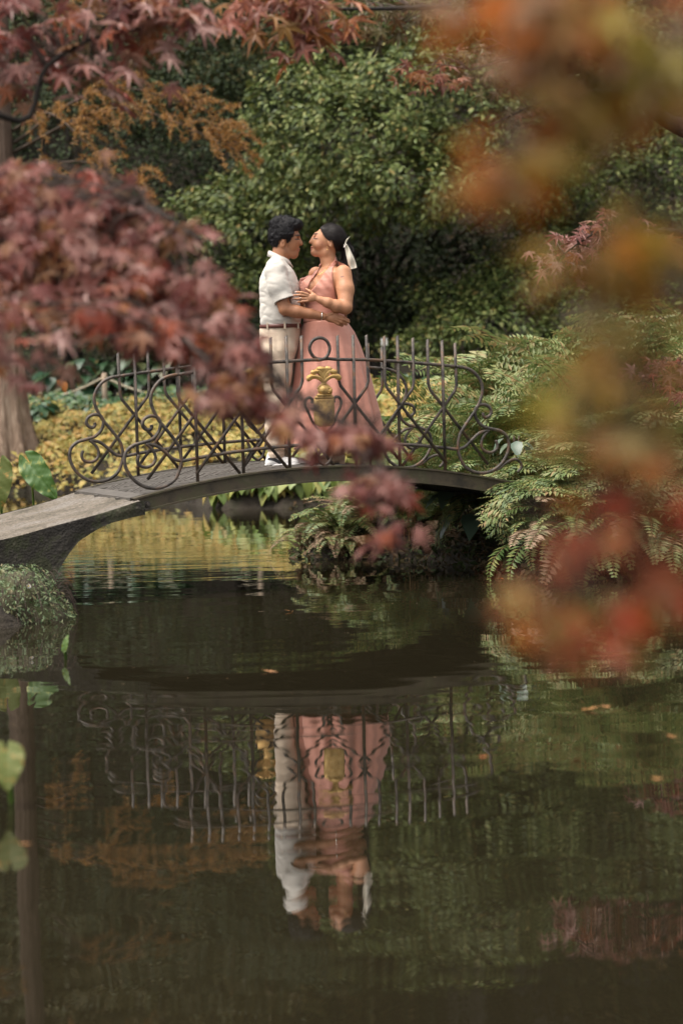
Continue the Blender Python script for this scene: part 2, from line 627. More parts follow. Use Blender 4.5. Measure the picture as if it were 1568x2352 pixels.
for v0, sg in ((-0.02, -1), (BW + 0.02, 1)):
    I = [(0.035, 0.004), (-0.035, 0.004), (-0.035, -0.008), (-0.022, -0.008), (-0.022, -0.088), (-0.045, -0.088), (-0.045, -0.1), (0.035, -0.1)]
    g = obj('girder', sweep_profile([(v0 - sg * a * -1 if sg > 0 else v0 + a, z) for a, z in I], -1.33, 1.40).mesh('girder', False), M['girder'], BRIDGE)
    for s in (-1.24, 1.24):
        c = B(s, deck_z(s) - 0.055, v0 + sg * 0.024)
        bm = MB()
        hexa = [c + 0.021 * (math.cos(t) * BU + math.sin(t) * np.array([0, 0, 1])) for t in np.linspace(0, 2 * math.pi, 6, endpoint=False)]
        hexb = [h + sg * 0.018 * BV for h in hexa]
        bm.add(np.array(hexa + hexb + [c + sg * 0.018 * BV]), [(i, (i + 1) % 6, 6 + (i + 1) % 6, 6 + i) for i in range(6)], [(12, 6 + i, 6 + (i + 1) % 6) for i in range(6)])
        bm.tube([c + sg * 0.018 * BV, c + sg * 0.034 * BV], 0.011, 8)
        obj('bolt', bm.mesh('bolt', False), M['iron'], g)
        lug = MB().box((-0.065, -0.012, -0.006), (0.065, 0.012, 0.006), np.array(Matrix(((BU[0], BV[0], 0, c[0]), (BU[1], BV[1], 0, c[1]), (BU[2], BV[2], 1, c[2] - 0.03), (0, 0, 0, 1)))))
        obj('lug', lug.mesh('lug', False), M['iron'], g)
for s in np.linspace(-1.1, 1.1, 5):
    cb = MB().tube([B(s, deck_z(s) - 0.07, 0.01), B(s, deck_z(s) - 0.07, BW - 0.01)], 0.025, 6)
    obj('cross_beam', cb.mesh('cross_beam', False), M['girder'], BRIDGE)

# concrete ramps with arched undersides
under = [(1.244, 0.551), (1.5, 0.507), (1.646, 0.445), (1.738, 0.38), (1.813, 0.289), (1.86, 0.222), (1.905, 0.14), (1.95, -0.02), (1.98, -0.5)]
under = smooth_path(under, 4)
top = [(4.6, 0.30), (3.4, 0.34), (2.6, 0.392), (2.178, 0.447), (1.912, 0.502), (1.552, 0.578), (1.30, 0.643)]
top = smooth_path(top, 7)


def ramp_part(sign):
    m = MB()
    v = np.linspace(-0.10, BW + 0.10, 26)
    # top face
    n = len(top)
    S_, Vv = np.meshgrid(top[:, 0], v, indexing='ij')
    Z_ = np.repeat(top[:, 1][:, None], len(v), 1)
    Z_ = Z_ + 0.006 * vnoise(S_ * 14, Vv * 14, sign) - 0.010 * (np.minimum(Vv - v[0], v[-1] - Vv) < 0.03)
    Q = grid_faces(n, len(v))
    m.add(B(sign * S_, Z_, Vv).reshape(-1, 3), Q if sign > 0 else Q[:, ::-1])
    me = m.mesh('ramp', True)
    ramp_o = obj('ramp', me, M['concrete'], BRIDGE)
    # flanks and underside
    m = MB()
    cols = 60
    st = np.linspace(1.27, 4.6, cols)
    zt = np.interp(st, top[::-1, 0], top[::-1, 1])
    zu = np.interp(st, under[:, 0], under[:, 1], right=-0.5)
    for face_v in (-0.105, BW + 0.105):
        k = 14
        t = np.linspace(0, 1, k)
        Sg, Tg = np.meshgrid(st, t, indexing='ij')
        Zg = zt[:, None] * (1 - Tg) + zu[:, None] * Tg
        Vg = face_v + 0.012 * vnoise(Sg * 9, Zg * 9, sign) + 0.006 * vnoise(Sg * 31, Zg * 31, sign)
        Q = grid_faces(cols, k)
        m.add(B(sign * Sg, Zg - 0.004 * (Tg == 0), Vg).reshape(-1, 3), Q if (sign > 0) == (face_v < 0) else Q[:, ::-1])
    Su, Vu = np.meshgrid(under[:, 0], np.linspace(-0.1, BW + 0.1, 16), indexing='ij')
    Zu = np.repeat(under[:, 1][:, None], 16, 1) + 0.008 * vnoise(Su * 12, Vu * 12)
    m.add(B(sign * Su, Zu, Vu).reshape(-1, 3), grid_faces(len(under), 16)[:, ::-1])
    # the end face against the iron deck
    m.add([B(sign * 1.272, 0.636, -0.1), B(sign * 1.272, 0.636, BW + 0.1), B(sign * 1.272, 0.552, BW + 0.1), B(sign * 1.272, 0.552, -0.1)], [(0, 1, 2, 3)])
    obj('abutment', m.mesh('abutment', True), M['wet_concrete'], BRIDGE)


ramp_part(-1)
ramp_part(1)
for sign in (-1, 1):       # iron sill plate between ramp and slats
    m = MB()
    s_ = np.array([1.235, 1.33])
    V = [B(sign * a, deck_z(a) + dz, v) for a in s_ for v in (0.03, BW - 0.03) for dz in (-0.016, 0.005)]
    m.add(np.array(V), [(0, 2, 3, 1), (4, 5, 7, 6), (0, 1, 5, 4), (2, 6, 7, 3), (1, 3, 7, 5), (0, 4, 6, 2)])
    obj('sill_plate', m.mesh('sill_plate', False), M['deck'], BRIDGE)

# railings
BAR = 0.0112
PICK = [0.130, 0.235, 0.342, 0.458, 0.556, 0.668, 0.778, 0.879, 0.989]
TOPS = [1.668, 1.668, 1.662, 1.656, 1.650, 1.638, 1.628, 1.616, 1.594]
RAIL_S = [0.0, 0.13, 0.34, 0.556, 0.778, 0.985]
RAIL_Z = [1.508, 1.506, 1.499, 1.482, 1.460, 1.437]
SCROLL = [(0.985, 1.437), (1.05, 1.427), (1.11, 1.400), (1.157, 1.348), (1.178, 1.288), (1.166, 1.222), (1.128, 1.146), (1.077, 1.082), (1.027, 1.018), (0.996, 0.965), (0.984, 0.888), (0.998, 0.822), (1.032, 0.76), (1.092, 0.722), (1.164, 0.708), (1.238, 0.722), (1.306, 0.766), (1.351, 0.83), (1.367, 0.896), (1.352, 0.952), (1.306, 0.989), (1.245, 1.005), (1.179, 1.024), (1.132, 1.07), (1.117, 1.125), (1.14, 1.168), (1.189, 1.174), (1.227, 1.154), (1.239, 1.121), (1.223, 1.094), (1.193, 1.086), (1.178, 1.101), (1.180, 1.118)]
LOW = [(0.0, 0.955), (0.161, 0.950), (0.336, 0.942), (0.559, 0.927), (0.725, 0.911), (0.891, 0.890), (0.975, 0.879), (1.036, 0.892), (1.086, 0.934), (1.147, 0.981), (1.209, 0.998)]
CURL = [(1.221, 1.0), (1.177, 0.958), (1.158, 0.909), (1.175, 0.865), (1.223, 0.846), (1.266, 0.861), (1.281, 0.894), (1.268, 0.927)]
TAIL = [(1.24, 0.722), (1.287, 0.733), (1.349, 0.775), (1.411, 0.792), (1.454, 0.765), (1.456, 0.732), (1.427, 0.703)]


def star_mesh(mb, c, r, h, ax, ay, n):
    pts = [c + (r if i % 2 == 0 else r * 0.42) * (math.cos(i * math.pi / 5 + math.pi / 2) * ax + math.sin(i * math.pi / 5 + math.pi / 2) * ay) for i in range(10)]
    mb.add(np.array(pts + [c + n * h]), None, [(i, (i + 1) % 10, 10) for i in range(10)])


def ellip(mb, c, ax, ay, az, nu=10, nv=7):
    V = []
    for i in range(nv):
        ph = math.pi * i / (nv - 1)
        for j in range(nu):
            t = 2 * math.pi * j / nu
            V.append(c + math.sin(ph) * math.cos(t) * ax + math.sin(ph) * math.sin(t) * ay + math.cos(ph) * az)
    mb.add(np.array(V), grid_faces(nv, nu, wrap_v=True)[:, ::-1])


def emblem(v, out, parent):
    """gilded coat of arms: plumes, helmet, shield with stars and a laurel wreath; out = -1 faces the camera side"""
    m = MB()
    N = BV * out
    E = lambda a, z, d=0.0: B(0.012 + a, z, v) + N * d
    Zv = np.array([0, 0, 1.0])
    # shield with a rounded foot, slightly domed
    outl = [(-0.070, 1.252), (0.070, 1.252), (0.072, 1.20), (0.071, 1.12), (0.066, 1.085), (0.045, 1.068), (0.0, 1.062), (-0.045, 1.068), (-0.066, 1.085), (-0.071, 1.12), (-0.072, 1.20)]
    n = len(outl)
    f_ = [E(a, z, 0.022) for a, z in outl]
    i_ = [E(a * 0.82, 1.157 + (z - 1.157) * 0.86, 0.030) for a, z in outl]
    b_ = [E(a, z, 0.006) for a, z in outl]
    V = f_ + i_ + b_ + [E(0, 1.157, 0.033), E(0, 1.157, 0.006)]
    m.add(np.array(V), [(k, (k + 1) % n, n + (k + 1) % n, n + k) for k in range(n)] + [(2 * n + k, 2 * n + (k + 1) % n, (k + 1) % n, k) for k in range(n)],
          [(n + k, n + (k + 1) % n, 3 * n) for k in range(n)] + [(2 * n + (k + 1) % n, 2 * n + k, 3 * n + 1) for k in range(n)])
    for row, (z, cnt) in enumerate(((1.235, 5), (1.208, 5))):
        for k in range(cnt):
            star_mesh(m, E(-0.048 + 0.024 * k + 0.006 * row, z, 0.031), 0.0095, 0.006, BU, Zv, N)
    m.tube([E(-0.07, 1.188, 0.028), E(0.07, 1.188, 0.028)], 0.0028, 6)
    for sg in (-1, 1):
        path = smooth_path([(0.022 * -sg, 1.087), (0.02 * sg, 1.094), (0.037 * sg, 1.118), (0.036 * sg, 1.145), (0.02 * sg, 1.172)], 5)
        m.tube([E(a, z, 0.034) for a, z in path], 0.0022, 5)
        for k in range(3, len(path), 2):
            a, z = path[k]
            for side in (-1, 1):
                c = E(a + side * 0.006, z + 0.004, 0.036)
                ellip(m, c, BU * 0.0062 * side + Zv * 0.004, N * 0.003, Zv * 0.0042, 6, 5)
    # helmet in three quarter view: dome, crest ridge, barred visor, flared gorget
    ellip(m, E(0.004, 1.308, 0.018), BU * 0.047, N * 0.036, Zv * 0.036, 14, 9)
    m.tube([E(-0.046 + 0.092 * k, 1.318 + 0.030 * math.sin(math.pi * k), 0.024) for k in np.linspace(0, 1, 9)], 0.006, 6)
    ellip(m, E(0.034, 1.301, 0.026), BU * 0.024, N * 0.028, Zv * 0.026, 10, 7)
    for zz in (1.289, 1.299, 1.309, 1.319):
        m.tube([E(0.018 + 0.04 * k, zz, 0.050 - 0.03 * k * k) for k in np.linspace(0, 1, 5)], 0.0028, 5)
    m.tube([E(a_, 1.274 + 0.2 * a_ * a_, 0.028) for a_ in np.linspace(-0.052, 0.052, 9)], 0.010, 7)
    m.tube([E(a_, 1.259, 0.022) for a_ in np.linspace(-0.066, 0.066, 5)], 0.009, 7)
    # plumes: a fan of five feathers curling outward
    for k, (a, h) in enumerate(((0.0, 0.116), (0.040, 0.112), (-0.040, 0.112), (0.076, 0.094), (-0.076, 0.094), (0.106, 0.060), (-0.106, 0.060))):
        path = smooth_path([(0.0, 1.338), (a * 0.15, 1.338 + h * 0.55), (a * 0.55, 1.338 + h * 0.98), (a * 0.92, 1.338 + h * 0.92), (a * 1.03, 1.338 + h * 0.55 if abs(a) > 0.09 else 1.338 + h * 0.98)], 5)
        rr = np.interp(np.linspace(0, 1, len(path)), [0, 0.5, 0.85, 1], [0.007, 0.015, 0.022, 0.011])
        m.tube([E(p, q, 0.012 + 0.016 * math.sin(i / len(path) * 3)) for i, (p, q) in enumerate(path)], rr, 7)
        for lo in (-0.006, 0.006):
            m.tube([E(p + lo, q + abs(lo) * 0.4, 0.018 + 0.018 * math.sin(i / len(path) * 3)) for i, (p, q) in enumerate(path)], rr * 0.66, 6)
    obj('emblem', m.mesh('emblem', True), M['gold'], parent)


def railing(v, out):
    m = MB()
    rs = np.linspace(0.12, 0.985, 26)
    rz = np.interp(rs, RAIL_S, RAIL_Z)
    loopc, lr = np.array([0.0, 1.583]), 0.072
    # the top rail runs into the ring in the middle
    left = [(-s, z) for s, z in zip(rs[::-1], rz[::-1])]
    ring = [(-0.06, 1.508), (0.0, 1.507), (0.045, 1.527), (0.068, 1.58), (0.048, 1.632), (0.0, 1.652), (-0.05, 1.632), (-0.071, 1.582), (-0.045, 1.530), (0.0, 1.511), (0.06, 1.513)]
    ring = smooth_path(ring, 5)
    fwd = np.linspace(0, 1, len(ring))
    pts = [B(s, z, v) for s, z in left]
    pts += [B(s, z, v) + BV * (0.011 * (2 * f - 1)) for (s, z), f in zip(ring, fwd)]
    pts += [B(s, z, v) for s, z in zip(rs, rz)]
    m.tube(pts, BAR, 8)
    rail = obj('railing', m.mesh('railing', True), M['iron'], BRIDGE)
    for sg in (-1, 1):
        m = MB().tube([B(sg * s, z, v) for s, z in smooth_path(SCROLL, 4)], BAR * 1.04, 8)
        obj('scroll', m.mesh('scroll', True), M['iron'], rail)
        m = MB().tube([B(sg * s, z, v) for s, z in smooth_path(CURL, 4)], BAR * 0.95, 8)
        obj('scroll', m.mesh('scroll', True), M['iron'], rail)
        m = MB().tube([B(sg * s, z, v) for s, z in smooth_path(LOW, 4)], BAR, 8)
        obj('lower_rail', m.mesh('lower_rail', True), M['iron'], rail)
        if sg > 0:
            m = MB().tube([B(sg * s, z, v) for s, z in smooth_path(TAIL, 4)], BAR * 0.9, 8)
            obj('scroll', m.mesh('scroll', True), M['iron'], rail)
        for i, (s, z) in enumerate(zip(PICK, TOPS)):
            s += rng.normal(0, 0.002); z += rng.normal(0, 0.004)
            off = -0.012 * (1 if i % 2 else -1)
            lean = rng.normal(0, 0.004)
            tip = B(sg * (s + lean), z, v) + BV * off * 0.4
            k = i % 3
            if k == 1:
                pts = [B(sg * s, float(deck_z(s)) - 0.005, v) + BV * off * 0.4, tip]
            else:
                d = 0.434 if k == 0 else -0.434
                zb = float(np.interp(s, [0.13, 0.989], [1.352, 1.292]))
                e_s, e_z = s + d, zb - 0.54
                zmin = float(deck_z(e_s)) + 0.004
                if e_z < zmin:
                    f = (zb - zmin) / 0.54
                    e_s, e_z = s + d * f, zmin
                pts = [B(sg * e_s, e_z, v) + BV * off, B(sg * (s + d * 0.03), zb - 0.02, v) + BV * off * 0.6, B(sg * s, zb + 0.02, v) + BV * off * 0.4, tip]
            # chisel-cut tip
            m = MB().tube(pts, BAR * 0.98, 8)
            top_i = len(pts) - 1
            V = m.v[0]
            ringv = V[top_i * 8:(top_i + 1) * 8]
            side = (ringv - pts[-1]) @ BU
            ringv[:, 2] += side * 0.55
            obj('picket', m.mesh('picket', True), M['iron'], rail)
        # scroll bracket that holds the coat of arms
        br = [(0.083, 1.222), (0.076, 1.24), (0.09, 1.258), (0.116, 1.254), (0.130, 1.228), (0.124, 1.195), (0.104, 1.155), (0.085, 1.11), (0.055, 1.06), (0.012, 1.02), (0.0, 1.0)]
        m = MB().tube([B(0.012 + sg * s, z, v) + BV * 0.004 * sg for s, z in smooth_path(br, 4)], np.linspace(0.011, 0.0085, len(smooth_path(br, 4))), 7)
        obj('bracket', m.mesh('bracket', True), M['iron'], rail)
        m = MB().tube([B(0.012 + sg * s, z, v) for s, z in smooth_path([(0.075, 0.952), (0.055, 0.89), (0.035, 0.835), (0.0, 0.81)], 4)], BAR * 0.9, 7)
        obj('bracket', m.mesh('bracket', True), M['iron'], rail)
    emblem(v, out, rail)
    return rail


railing(0.0, -1)
railing(BW, 1)

# ================================================================== organic volumes (distance fields turned into one closed surface)
class Vol:
    def __init__(self, lo, hi, h):
        self.h = h
        self.ax = [np.arange(lo[i], hi[i] + h, h) for i in range(3)]
        self.f = np.full([len(a) for a in self.ax], 0.2, np.float32)

    def _sl(self, lo, hi, pad):
        s = []
        for i in range(3):
            a = int(np.searchsorted(self.ax[i], lo[i] - pad)); b = int(np.searchsorted(self.ax[i], hi[i] + pad))
            s.append(slice(max(a - 1, 0), min(b + 1, len(self.ax[i]))))
        g = [self.ax[0][s[0]][:, None, None], self.ax[1][s[1]][None, :, None], self.ax[2][s[2]][None, None, :]]
        return tuple(s), g

    def add(self, prim, k=0.015):
        fn, lo, hi = prim
        s, g = self._sl(lo, hi, k + 3 * self.h)
        if any(q.stop <= q.start for q in s): return self
        d = np.asarray(fn(*g), np.float32)
        a = self.f[s]
        hh = np.clip(0.5 + 0.5 * (a - d) / k, 0, 1)
        self.f[s] = a + (d - a) * hh - k * hh * (1 - hh)
        return self

    def cut(self, prim, k=0.006):
        fn, lo, hi = prim
        s, g = self._sl(lo, hi, k + 3 * self.h)
        if any(q.stop <= q.start for q in s): return self
        d = -np.asarray(fn(*g), np.float32)
        a = self.f[s]
        hh = np.clip(0.5 + 0.5 * (d - a) / k, 0, 1)
        self.f[s] = a + (d - a) * hh + k * hh * (1 - hh)
        return self

    def keep(self, fn):
        """intersection over the whole block; fn(x, y, z) negative inside"""
        self.f = np.maximum(self.f, np.asarray(fn(self.ax[0][:, None, None], self.ax[1][None, :, None], self.ax[2][None, None, :]), np.float32))
        return self

    def displace(self, fn):
        near = np.abs(self.f) < 0.03
        i = np.nonzero(near)
        self.f[i] += fn(self.ax[0][i[0]], self.ax[1][i[1]], self.ax[2][i[2]]).astype(np.float32)
        return self

    def mesh(self, name):
        f = self.f
        ins = f < 0
        c = np.zeros([n - 1 for n in f.shape], np.uint8)
        for dx in (0, 1):
            for dy in (0, 1):
                for dz in (0, 1):
                    c += ins[dx:f.shape[0] - 1 + dx, dy:f.shape[1] - 1 + dy, dz:f.shape[2] - 1 + dz]
        act = (c > 0) & (c < 8)
        I = np.stack(np.nonzero(act), 1)
        idx = np.full(act.shape, -1, np.int32)
        idx[tuple(I.T)] = np.arange(len(I))
        acc = np.zeros((len(I), 3)); cnt = np.zeros(len(I))
        offs = [np.array(o) for o in np.ndindex(2, 2, 2)]
        for a in offs:
            for ax in range(3):
                if a[ax] == 1: continue
                b = a.copy(); b[ax] = 1
                fa = f[tuple((I + a).T)]; fb = f[tuple((I + b).T)]
                m = (fa < 0) != (fb < 0)
                t = np.where(m, fa / np.where(m, fa - fb, 1), 0)
                p = a[None] + t[:, None] * (b - a)[None]
                acc += np.where(m[:, None], p, 0); cnt += m
        V = (I + acc / cnt[:, None]) * self.h + np.array([a[0] for a in self.ax])
        Q = []
        for ax in range(3):
            sl0 = [slice(None)] * 3; sl1 = [slice(None)] * 3
            sl0[ax] = slice(0, f.shape[ax] - 1); sl1[ax] = slice(1, f.shape[ax])
            ch = ins[tuple(sl0)] != ins[tuple(sl1)]
            E_ = np.stack(np.nonzero(ch), 1)
            o1, o2 = [(1, 2), (2, 0), (0, 1)][ax]
            ok = (E_[:, o1] > 0) & (E_[:, o2] > 0) & (E_[:, o1] < f.shape[o1] - 1) & (E_[:, o2] < f.shape[o2] - 1)
            E_ = E_[ok]
            q = []
            for (d1, d2) in ((-1, -1), (0, -1), (0, 0), (-1, 0)):
                k = E_.copy(); k[:, o1] += d1; k[:, o2] += d2
                q.append(idx[tuple(k.T)])
            q = np.stack(q, 1)
            flip = ~ins[tuple(E_.T)]
            q[flip] = q[flip][:, ::-1]
            Q.append(q)
        Q = np.concatenate(Q)
        Q = Q[(Q >= 0).all(1)]
        return np_mesh(name, V, Q, True)


def cone(a, b, ra, rb):
    a, b = np.asarray(a, float), np.asarray(b, float)
    ab = b - a; L = ab @ ab + 1e-12
    r = max(ra, rb)

    def fn(x, y, z):
        t = np.clip(((x - a[0]) * ab[0] + (y - a[1]) * ab[1] + (z - a[2]) * ab[2]) / L, 0, 1)
        return np.sqrt((x - a[0] - t * ab[0]) ** 2 + (y - a[1] - t * ab[1]) ** 2 + (z - a[2] - t * ab[2]) ** 2) - (ra + (rb - ra) * t)
    return fn, np.minimum(a, b) - r, np.maximum(a, b) + r


def ell(c, r, axes=None):
    c, r = np.asarray(c, float), np.asarray(r, float)
    A = np.eye(3) if axes is None else np.asarray(axes, float)     # rows are the local axes
    R = float(r.max())

    def fn(x, y, z):
        dx, dy, dz = x - c[0], y - c[1], z - c[2]
        q = [A[i, 0] * dx + A[i, 1] * dy + A[i, 2] * dz for i in range(3)]
        k0 = np.sqrt((q[0] / r[0]) ** 2 + (q[1] / r[1]) ** 2 + (q[2] / r[2]) ** 2)
        k1 = np.sqrt((q[0] / r[0] ** 2) ** 2 + (q[1] / r[1] ** 2) ** 2 + (q[2] / r[2] ** 2) ** 2) + 1e-9
        return k0 * (k0 - 1) / k1
    return fn, c - R, c + R


def tilt(deg, axis='y'):
    return np.array(Matrix.Rotation(R_(deg), 3, axis.upper())).T


def loft(sec, yaw=0.0, grow=0.0, p=2.0):
    """sections (z, cx, cy, rx, ry) from bottom to top"""
    s = np.array(sorted(sec), float)
    rmax = s[:, 3:5].max() + grow
    lo = np.array([s[:, 1].min() - rmax, s[:, 2].min() - rmax, s[0, 0] - grow]); hi = np.array([s[:, 1].max() + rmax, s[:, 2].max() + rmax, s[-1, 0] + grow])
    ca, sa = math.cos(yaw), math.sin(yaw)

    def fn(x, y, z):
        zz = np.clip(z, s[0, 0], s[-1, 0])
        cx, cy_ = np.interp(zz, s[:, 0], s[:, 1]), np.interp(zz, s[:, 0], s[:, 2])
        rx, ry = np.interp(zz, s[:, 0], s[:, 3]) + grow, np.interp(zz, s[:, 0], s[:, 4]) + grow
        dx, dy = x - cx, y - cy_
        qx, qy = ca * dx + sa * dy, -sa * dx + ca * dy
        k = (np.abs(qx / rx) ** p + np.abs(qy / ry) ** p) ** (1 / p)
        d2 = (k - 1) * np.minimum(rx, ry)
        dz = np.maximum(np.maximum(z - s[-1, 0], s[0, 0] - z) - grow, 0)
        return np.where(dz > 0, np.sqrt(np.maximum(d2, 0) ** 2 + dz ** 2), d2) + 0 * z
    return fn, lo, hi


def prism(pts, Yc, lo=None, hi=None):
    """outline given in view units at depth Yc, carried through along y"""
    q = np.array([[P(a, b, Yc)[0], P(a, b, Yc)[2]] for a, b in pts])

    def fn(x, y, z):
        d = poly_sd(x[:, 0, 0][:, None], z[0, 0, :][None, :], q)[:, None, :]
        d = np.broadcast_to(d, (d.shape[0], y.shape[1], d.shape[2]))
        if lo is not None: d = np.maximum(d, lo - y)
        if hi is not None: d = np.maximum(d, y - hi)
        return d
    return fn, np.array([q[:, 0].min(), Yc - 1 if lo is None else lo, q[:, 1].min()]), np.array([q[:, 0].max(), Yc + 1 if hi is None else hi, q[:, 1].max()])


def paint(me, base, spots):
    """vertex colours: spots are (x, y, rx, ry, colour, amount) in view units"""
    n = len(me.vertices)
    co = np.empty(n * 3, np.float32); me.vertices.foreach_get('co', co); co = co.reshape(-1, 3)
    px, py = proj(co)
    c = np.tile(np.array([*base, 1.0]), (n, 1))
    for (x, y, rx, ry, colr, amt) in spots:
        w = np.clip(1.35 - np.sqrt(((px - x) / rx) ** 2 + ((py - y) / ry) ** 2), 0, 0.5) * 2 * amt
        c[:, :3] = c[:, :3] * (1 - w[:, None]) + np.array(colr) * w[:, None]
    a = me.color_attributes.new('tone', 'FLOAT_COLOR', 'POINT')
    a.data.foreach_set('color', c.astype(np.float32).ravel())


def skin_mat(name):
    m, nt, b = _mat(name)
    at = nt.nodes.new('ShaderNodeAttribute'); at.attribute_name = 'tone'
    mo = nt.nodes.new('ShaderNodeMix'); mo.data_type = 'RGBA'; mo.blend_type = 'MULTIPLY'; mo.inputs['Factor'].default_value = 1
    nt.links.new(at.outputs['Color'], mo.inputs['A'])
    nt.links.new(ramp(nt, [(0.80, 0.74, 0.72), (1.0, 1.0, 1.0), (1.06, 0.98, 0.95)], tex_noise(nt, 26, 5, 0.7), [0.3, 0.5, 0.7]), mo.inputs['B'])
    nt.links.new(mo.outputs['Result'], b.inputs['Base Color'])
    b.inputs['Roughness'].default_value = 0.55
    b.inputs['Subsurface Weight'].default_value = 0.06
    b.inputs['Subsurface Radius'].default_value = (0.012, 0.005, 0.003)
    b.inputs['Subsurface Scale'].default_value = 0.6
    bump(nt, b, tex_noise(nt, 180, 3), 0.12, 0.002)
    return m


def cloth_mat(name, col, rough=0.85, weave=None, fold=0.0, sheen=0.15, col2=None):
    m, nt, b = _mat(name)
    b.inputs['Roughness'].default_value = rough
    b.inputs['Sheen Weight'].default_value = sheen
    b.inputs['Specular IOR Level'].default_value = 0.3
    f = tex_noise(nt, 11, 4)
    c2 = col2 or tuple(k * 0.9 for k in col)
    nt.links.new(ramp(nt, [c2, col], f, [0.35, 0.65]), b.inputs['Base Color'])
    h = tex_noise(nt, 14, 3, vec_scale=(1, 1, 2.2))
    if weave:
        tc = nt.nodes.new('ShaderNodeTexCoord')
        w = nt.nodes.new('ShaderNodeTexWave')
        w.bands_direction = 'Z'
        w.inputs['Scale'].default_value = weave
        nt.links.new(tc.outputs['Object'], w.inputs['Vector'])
        mu = nt.nodes.new('ShaderNodeMath'); mu.operation = 'MULTIPLY_ADD'
        nt.links.new(w.outputs['Fac'], mu.inputs[0]); mu.inputs[1].default_value = 0.06
        nt.links.new(h, mu.inputs[2]); h = mu.outputs[0]
    bump(nt, b, h, 0.35, 0.008)
    return m


def hair_mat(name, col, scale=60, vs_=(1, 1, 1), b_d=0.01):
    m, nt, b = _mat(name)
    f = tex_noise(nt, scale, 4, vec_scale=vs_)
    nt.links.new(ramp(nt, [tuple(k * 0.5 for k in col), col], f, [0.35, 0.7]), b.inputs['Base Color'])
    b.inputs['Roughness'].default_value = 0.5
    b.inputs['Specular IOR Level'].default_value = 0.25
    bump(nt, b, f, 0.5, b_d)
    return m


M['skin'] = skin_mat('skin')
M['shirt'] = cloth_mat('white_rib_knit', (0.62, 0.575, 0.515), weave=42, fold=1)
M['trousers'] = cloth_mat('beige_twill', (0.62, 0.49, 0.37), fold=1)
M['dress'] = cloth_mat('rose_satin', (0.58, 0.265, 0.20), rough=0.6, sheen=0.2, col2=(0.53, 0.235, 0.175))
M['belt'] = plain_mat('brown_leather', (0.11, 0.035, 0.025), 0.45)
M['hair'] = hair_mat('black_hair', (0.014, 0.012, 0.014), 75)
M['sleek_hair'] = hair_mat('sleek_dark_hair', (0.018, 0.011, 0.010), 60, (1, 1, 1), 0.004)
M['white_leather'] = plain_mat('white_leather', (0.78, 0.76, 0.74), 0.45)
M['black_leather'] = plain_mat('black_leather', (0.02, 0.02, 0.022), 0.5)
M['nude_leather'] = plain_mat('nude_leather', (0.5, 0.33, 0.22), 0.45)
M['ribbon'] = plain_mat('ivory_satin', (0.72, 0.66, 0.54), 0.4)
M['jewel'] = plain_mat('bright_silver', (0.85, 0.8, 0.75), 0.2, 1.0)
M['goldwire'] = plain_mat('gold_wire', (0.8, 0.5, 0.2), 0.25, 1.0)
PXM = 334.5          # view units per metre where the couple stands


# ------------------------------------------------------------------ the man
YM = 16.56
m_ = lambda x, y, d=0.0: P(x, y, YM + d)


def torso_sections(rows, Yc, mp):
    out = []
    for (y, xl, xr, hd) in rows:
        a, b = mp(xl, y), mp(xr, y)
        out.append(((a[2] + b[2]) / 2, (a[0] + b[0]) / 2, Yc, (b[0] - a[0]) / 2, hd))
    return out


MAN_T = torso_sections([(599, 625, 655, 0.085), (606, 616, 662, 0.135), (614, 608, 668, 0.175), (626, 601, 677, 0.198), (650, 595, 687, 0.205), (690, 596, 690, 0.195), (735, 597, 692, 0.185), (747, 599, 690, 0.172)], YM, m_)
MAN_P = torso_sections([(744, 599, 690, 0.172), (760, 596, 691, 0.178), (780, 594, 690, 0.182), (806, 598, 684, 0.175), (826, 604, 676, 0.15)], YM, m_)


def limb(vol, pts, k=0.015):
    for (p, r), (q, s) in zip(pts[:-1], pts[1:]):
        vol.add(cone(p, q, r, s), k)


man_leg_n = [(m_(644, 806, -0.085), 0.104), (m_(637, 864, -0.085), 0.094), (m_(632, 925, -0.08), 0.074), (m_(632, 985, -0.08), 0.064), (m_(633, 1046, -0.08), 0.056)]
man_leg_f = [(m_(650, 806, 0.085), 0.10), (m_(652, 864, 0.09), 0.088), (m_(655, 925, 0.09), 0.072), (m_(650, 985, 0.10), 0.062), (m_(648, 1044, 0.10), 0.056)]
sh_n, el_n, wr_n = m_(632, 622, -0.17), m_(655, 710, -0.215), m_(742, 727, -0.20)

vol = Vol(m_(560, 1090, -0.36), m_(850, 480, 0.42), 0.0042)
# head, looking right and a little down
HA = tilt(8)
vol.add(ell(m_(653, 541), (0.098, 0.077, 0.106), HA), 0.01)
vol.add(ell(m_(668, 560), (0.058, 0.062, 0.082), tilt(4)), 0.02)                      # face
vol.add(ell(m_(675, 583), (0.032, 0.034, 0.026)), 0.02)                               # chin
vol.add(cone(m_(654, 577, -0.035), m_(674, 586, -0.012), 0.028, 0.02), 0.02)           # jaw lines
vol.add(cone(m_(654, 577, 0.035), m_(674, 586, 0.012), 0.028, 0.02), 0.02)
vol.add(cone(m_(685.5, 545), m_(690.5, 559), 0.010, 0.0145), 0.010)                     # nose
vol.add(ell(m_(691, 560.5), (0.012, 0.013, 0.009)), 0.006)
vol.add(cone(m_(684.5, 541, -0.032), m_(685.5, 540, 0.032), 0.010, 0.010), 0.012)       # brow
vol.add(ell(m_(685.5, 571.5), (0.012, 0.022, 0.0065)), 0.005)                           # lips
vol.add(ell(m_(684.5, 576), (0.012, 0.02, 0.007)), 0.005)
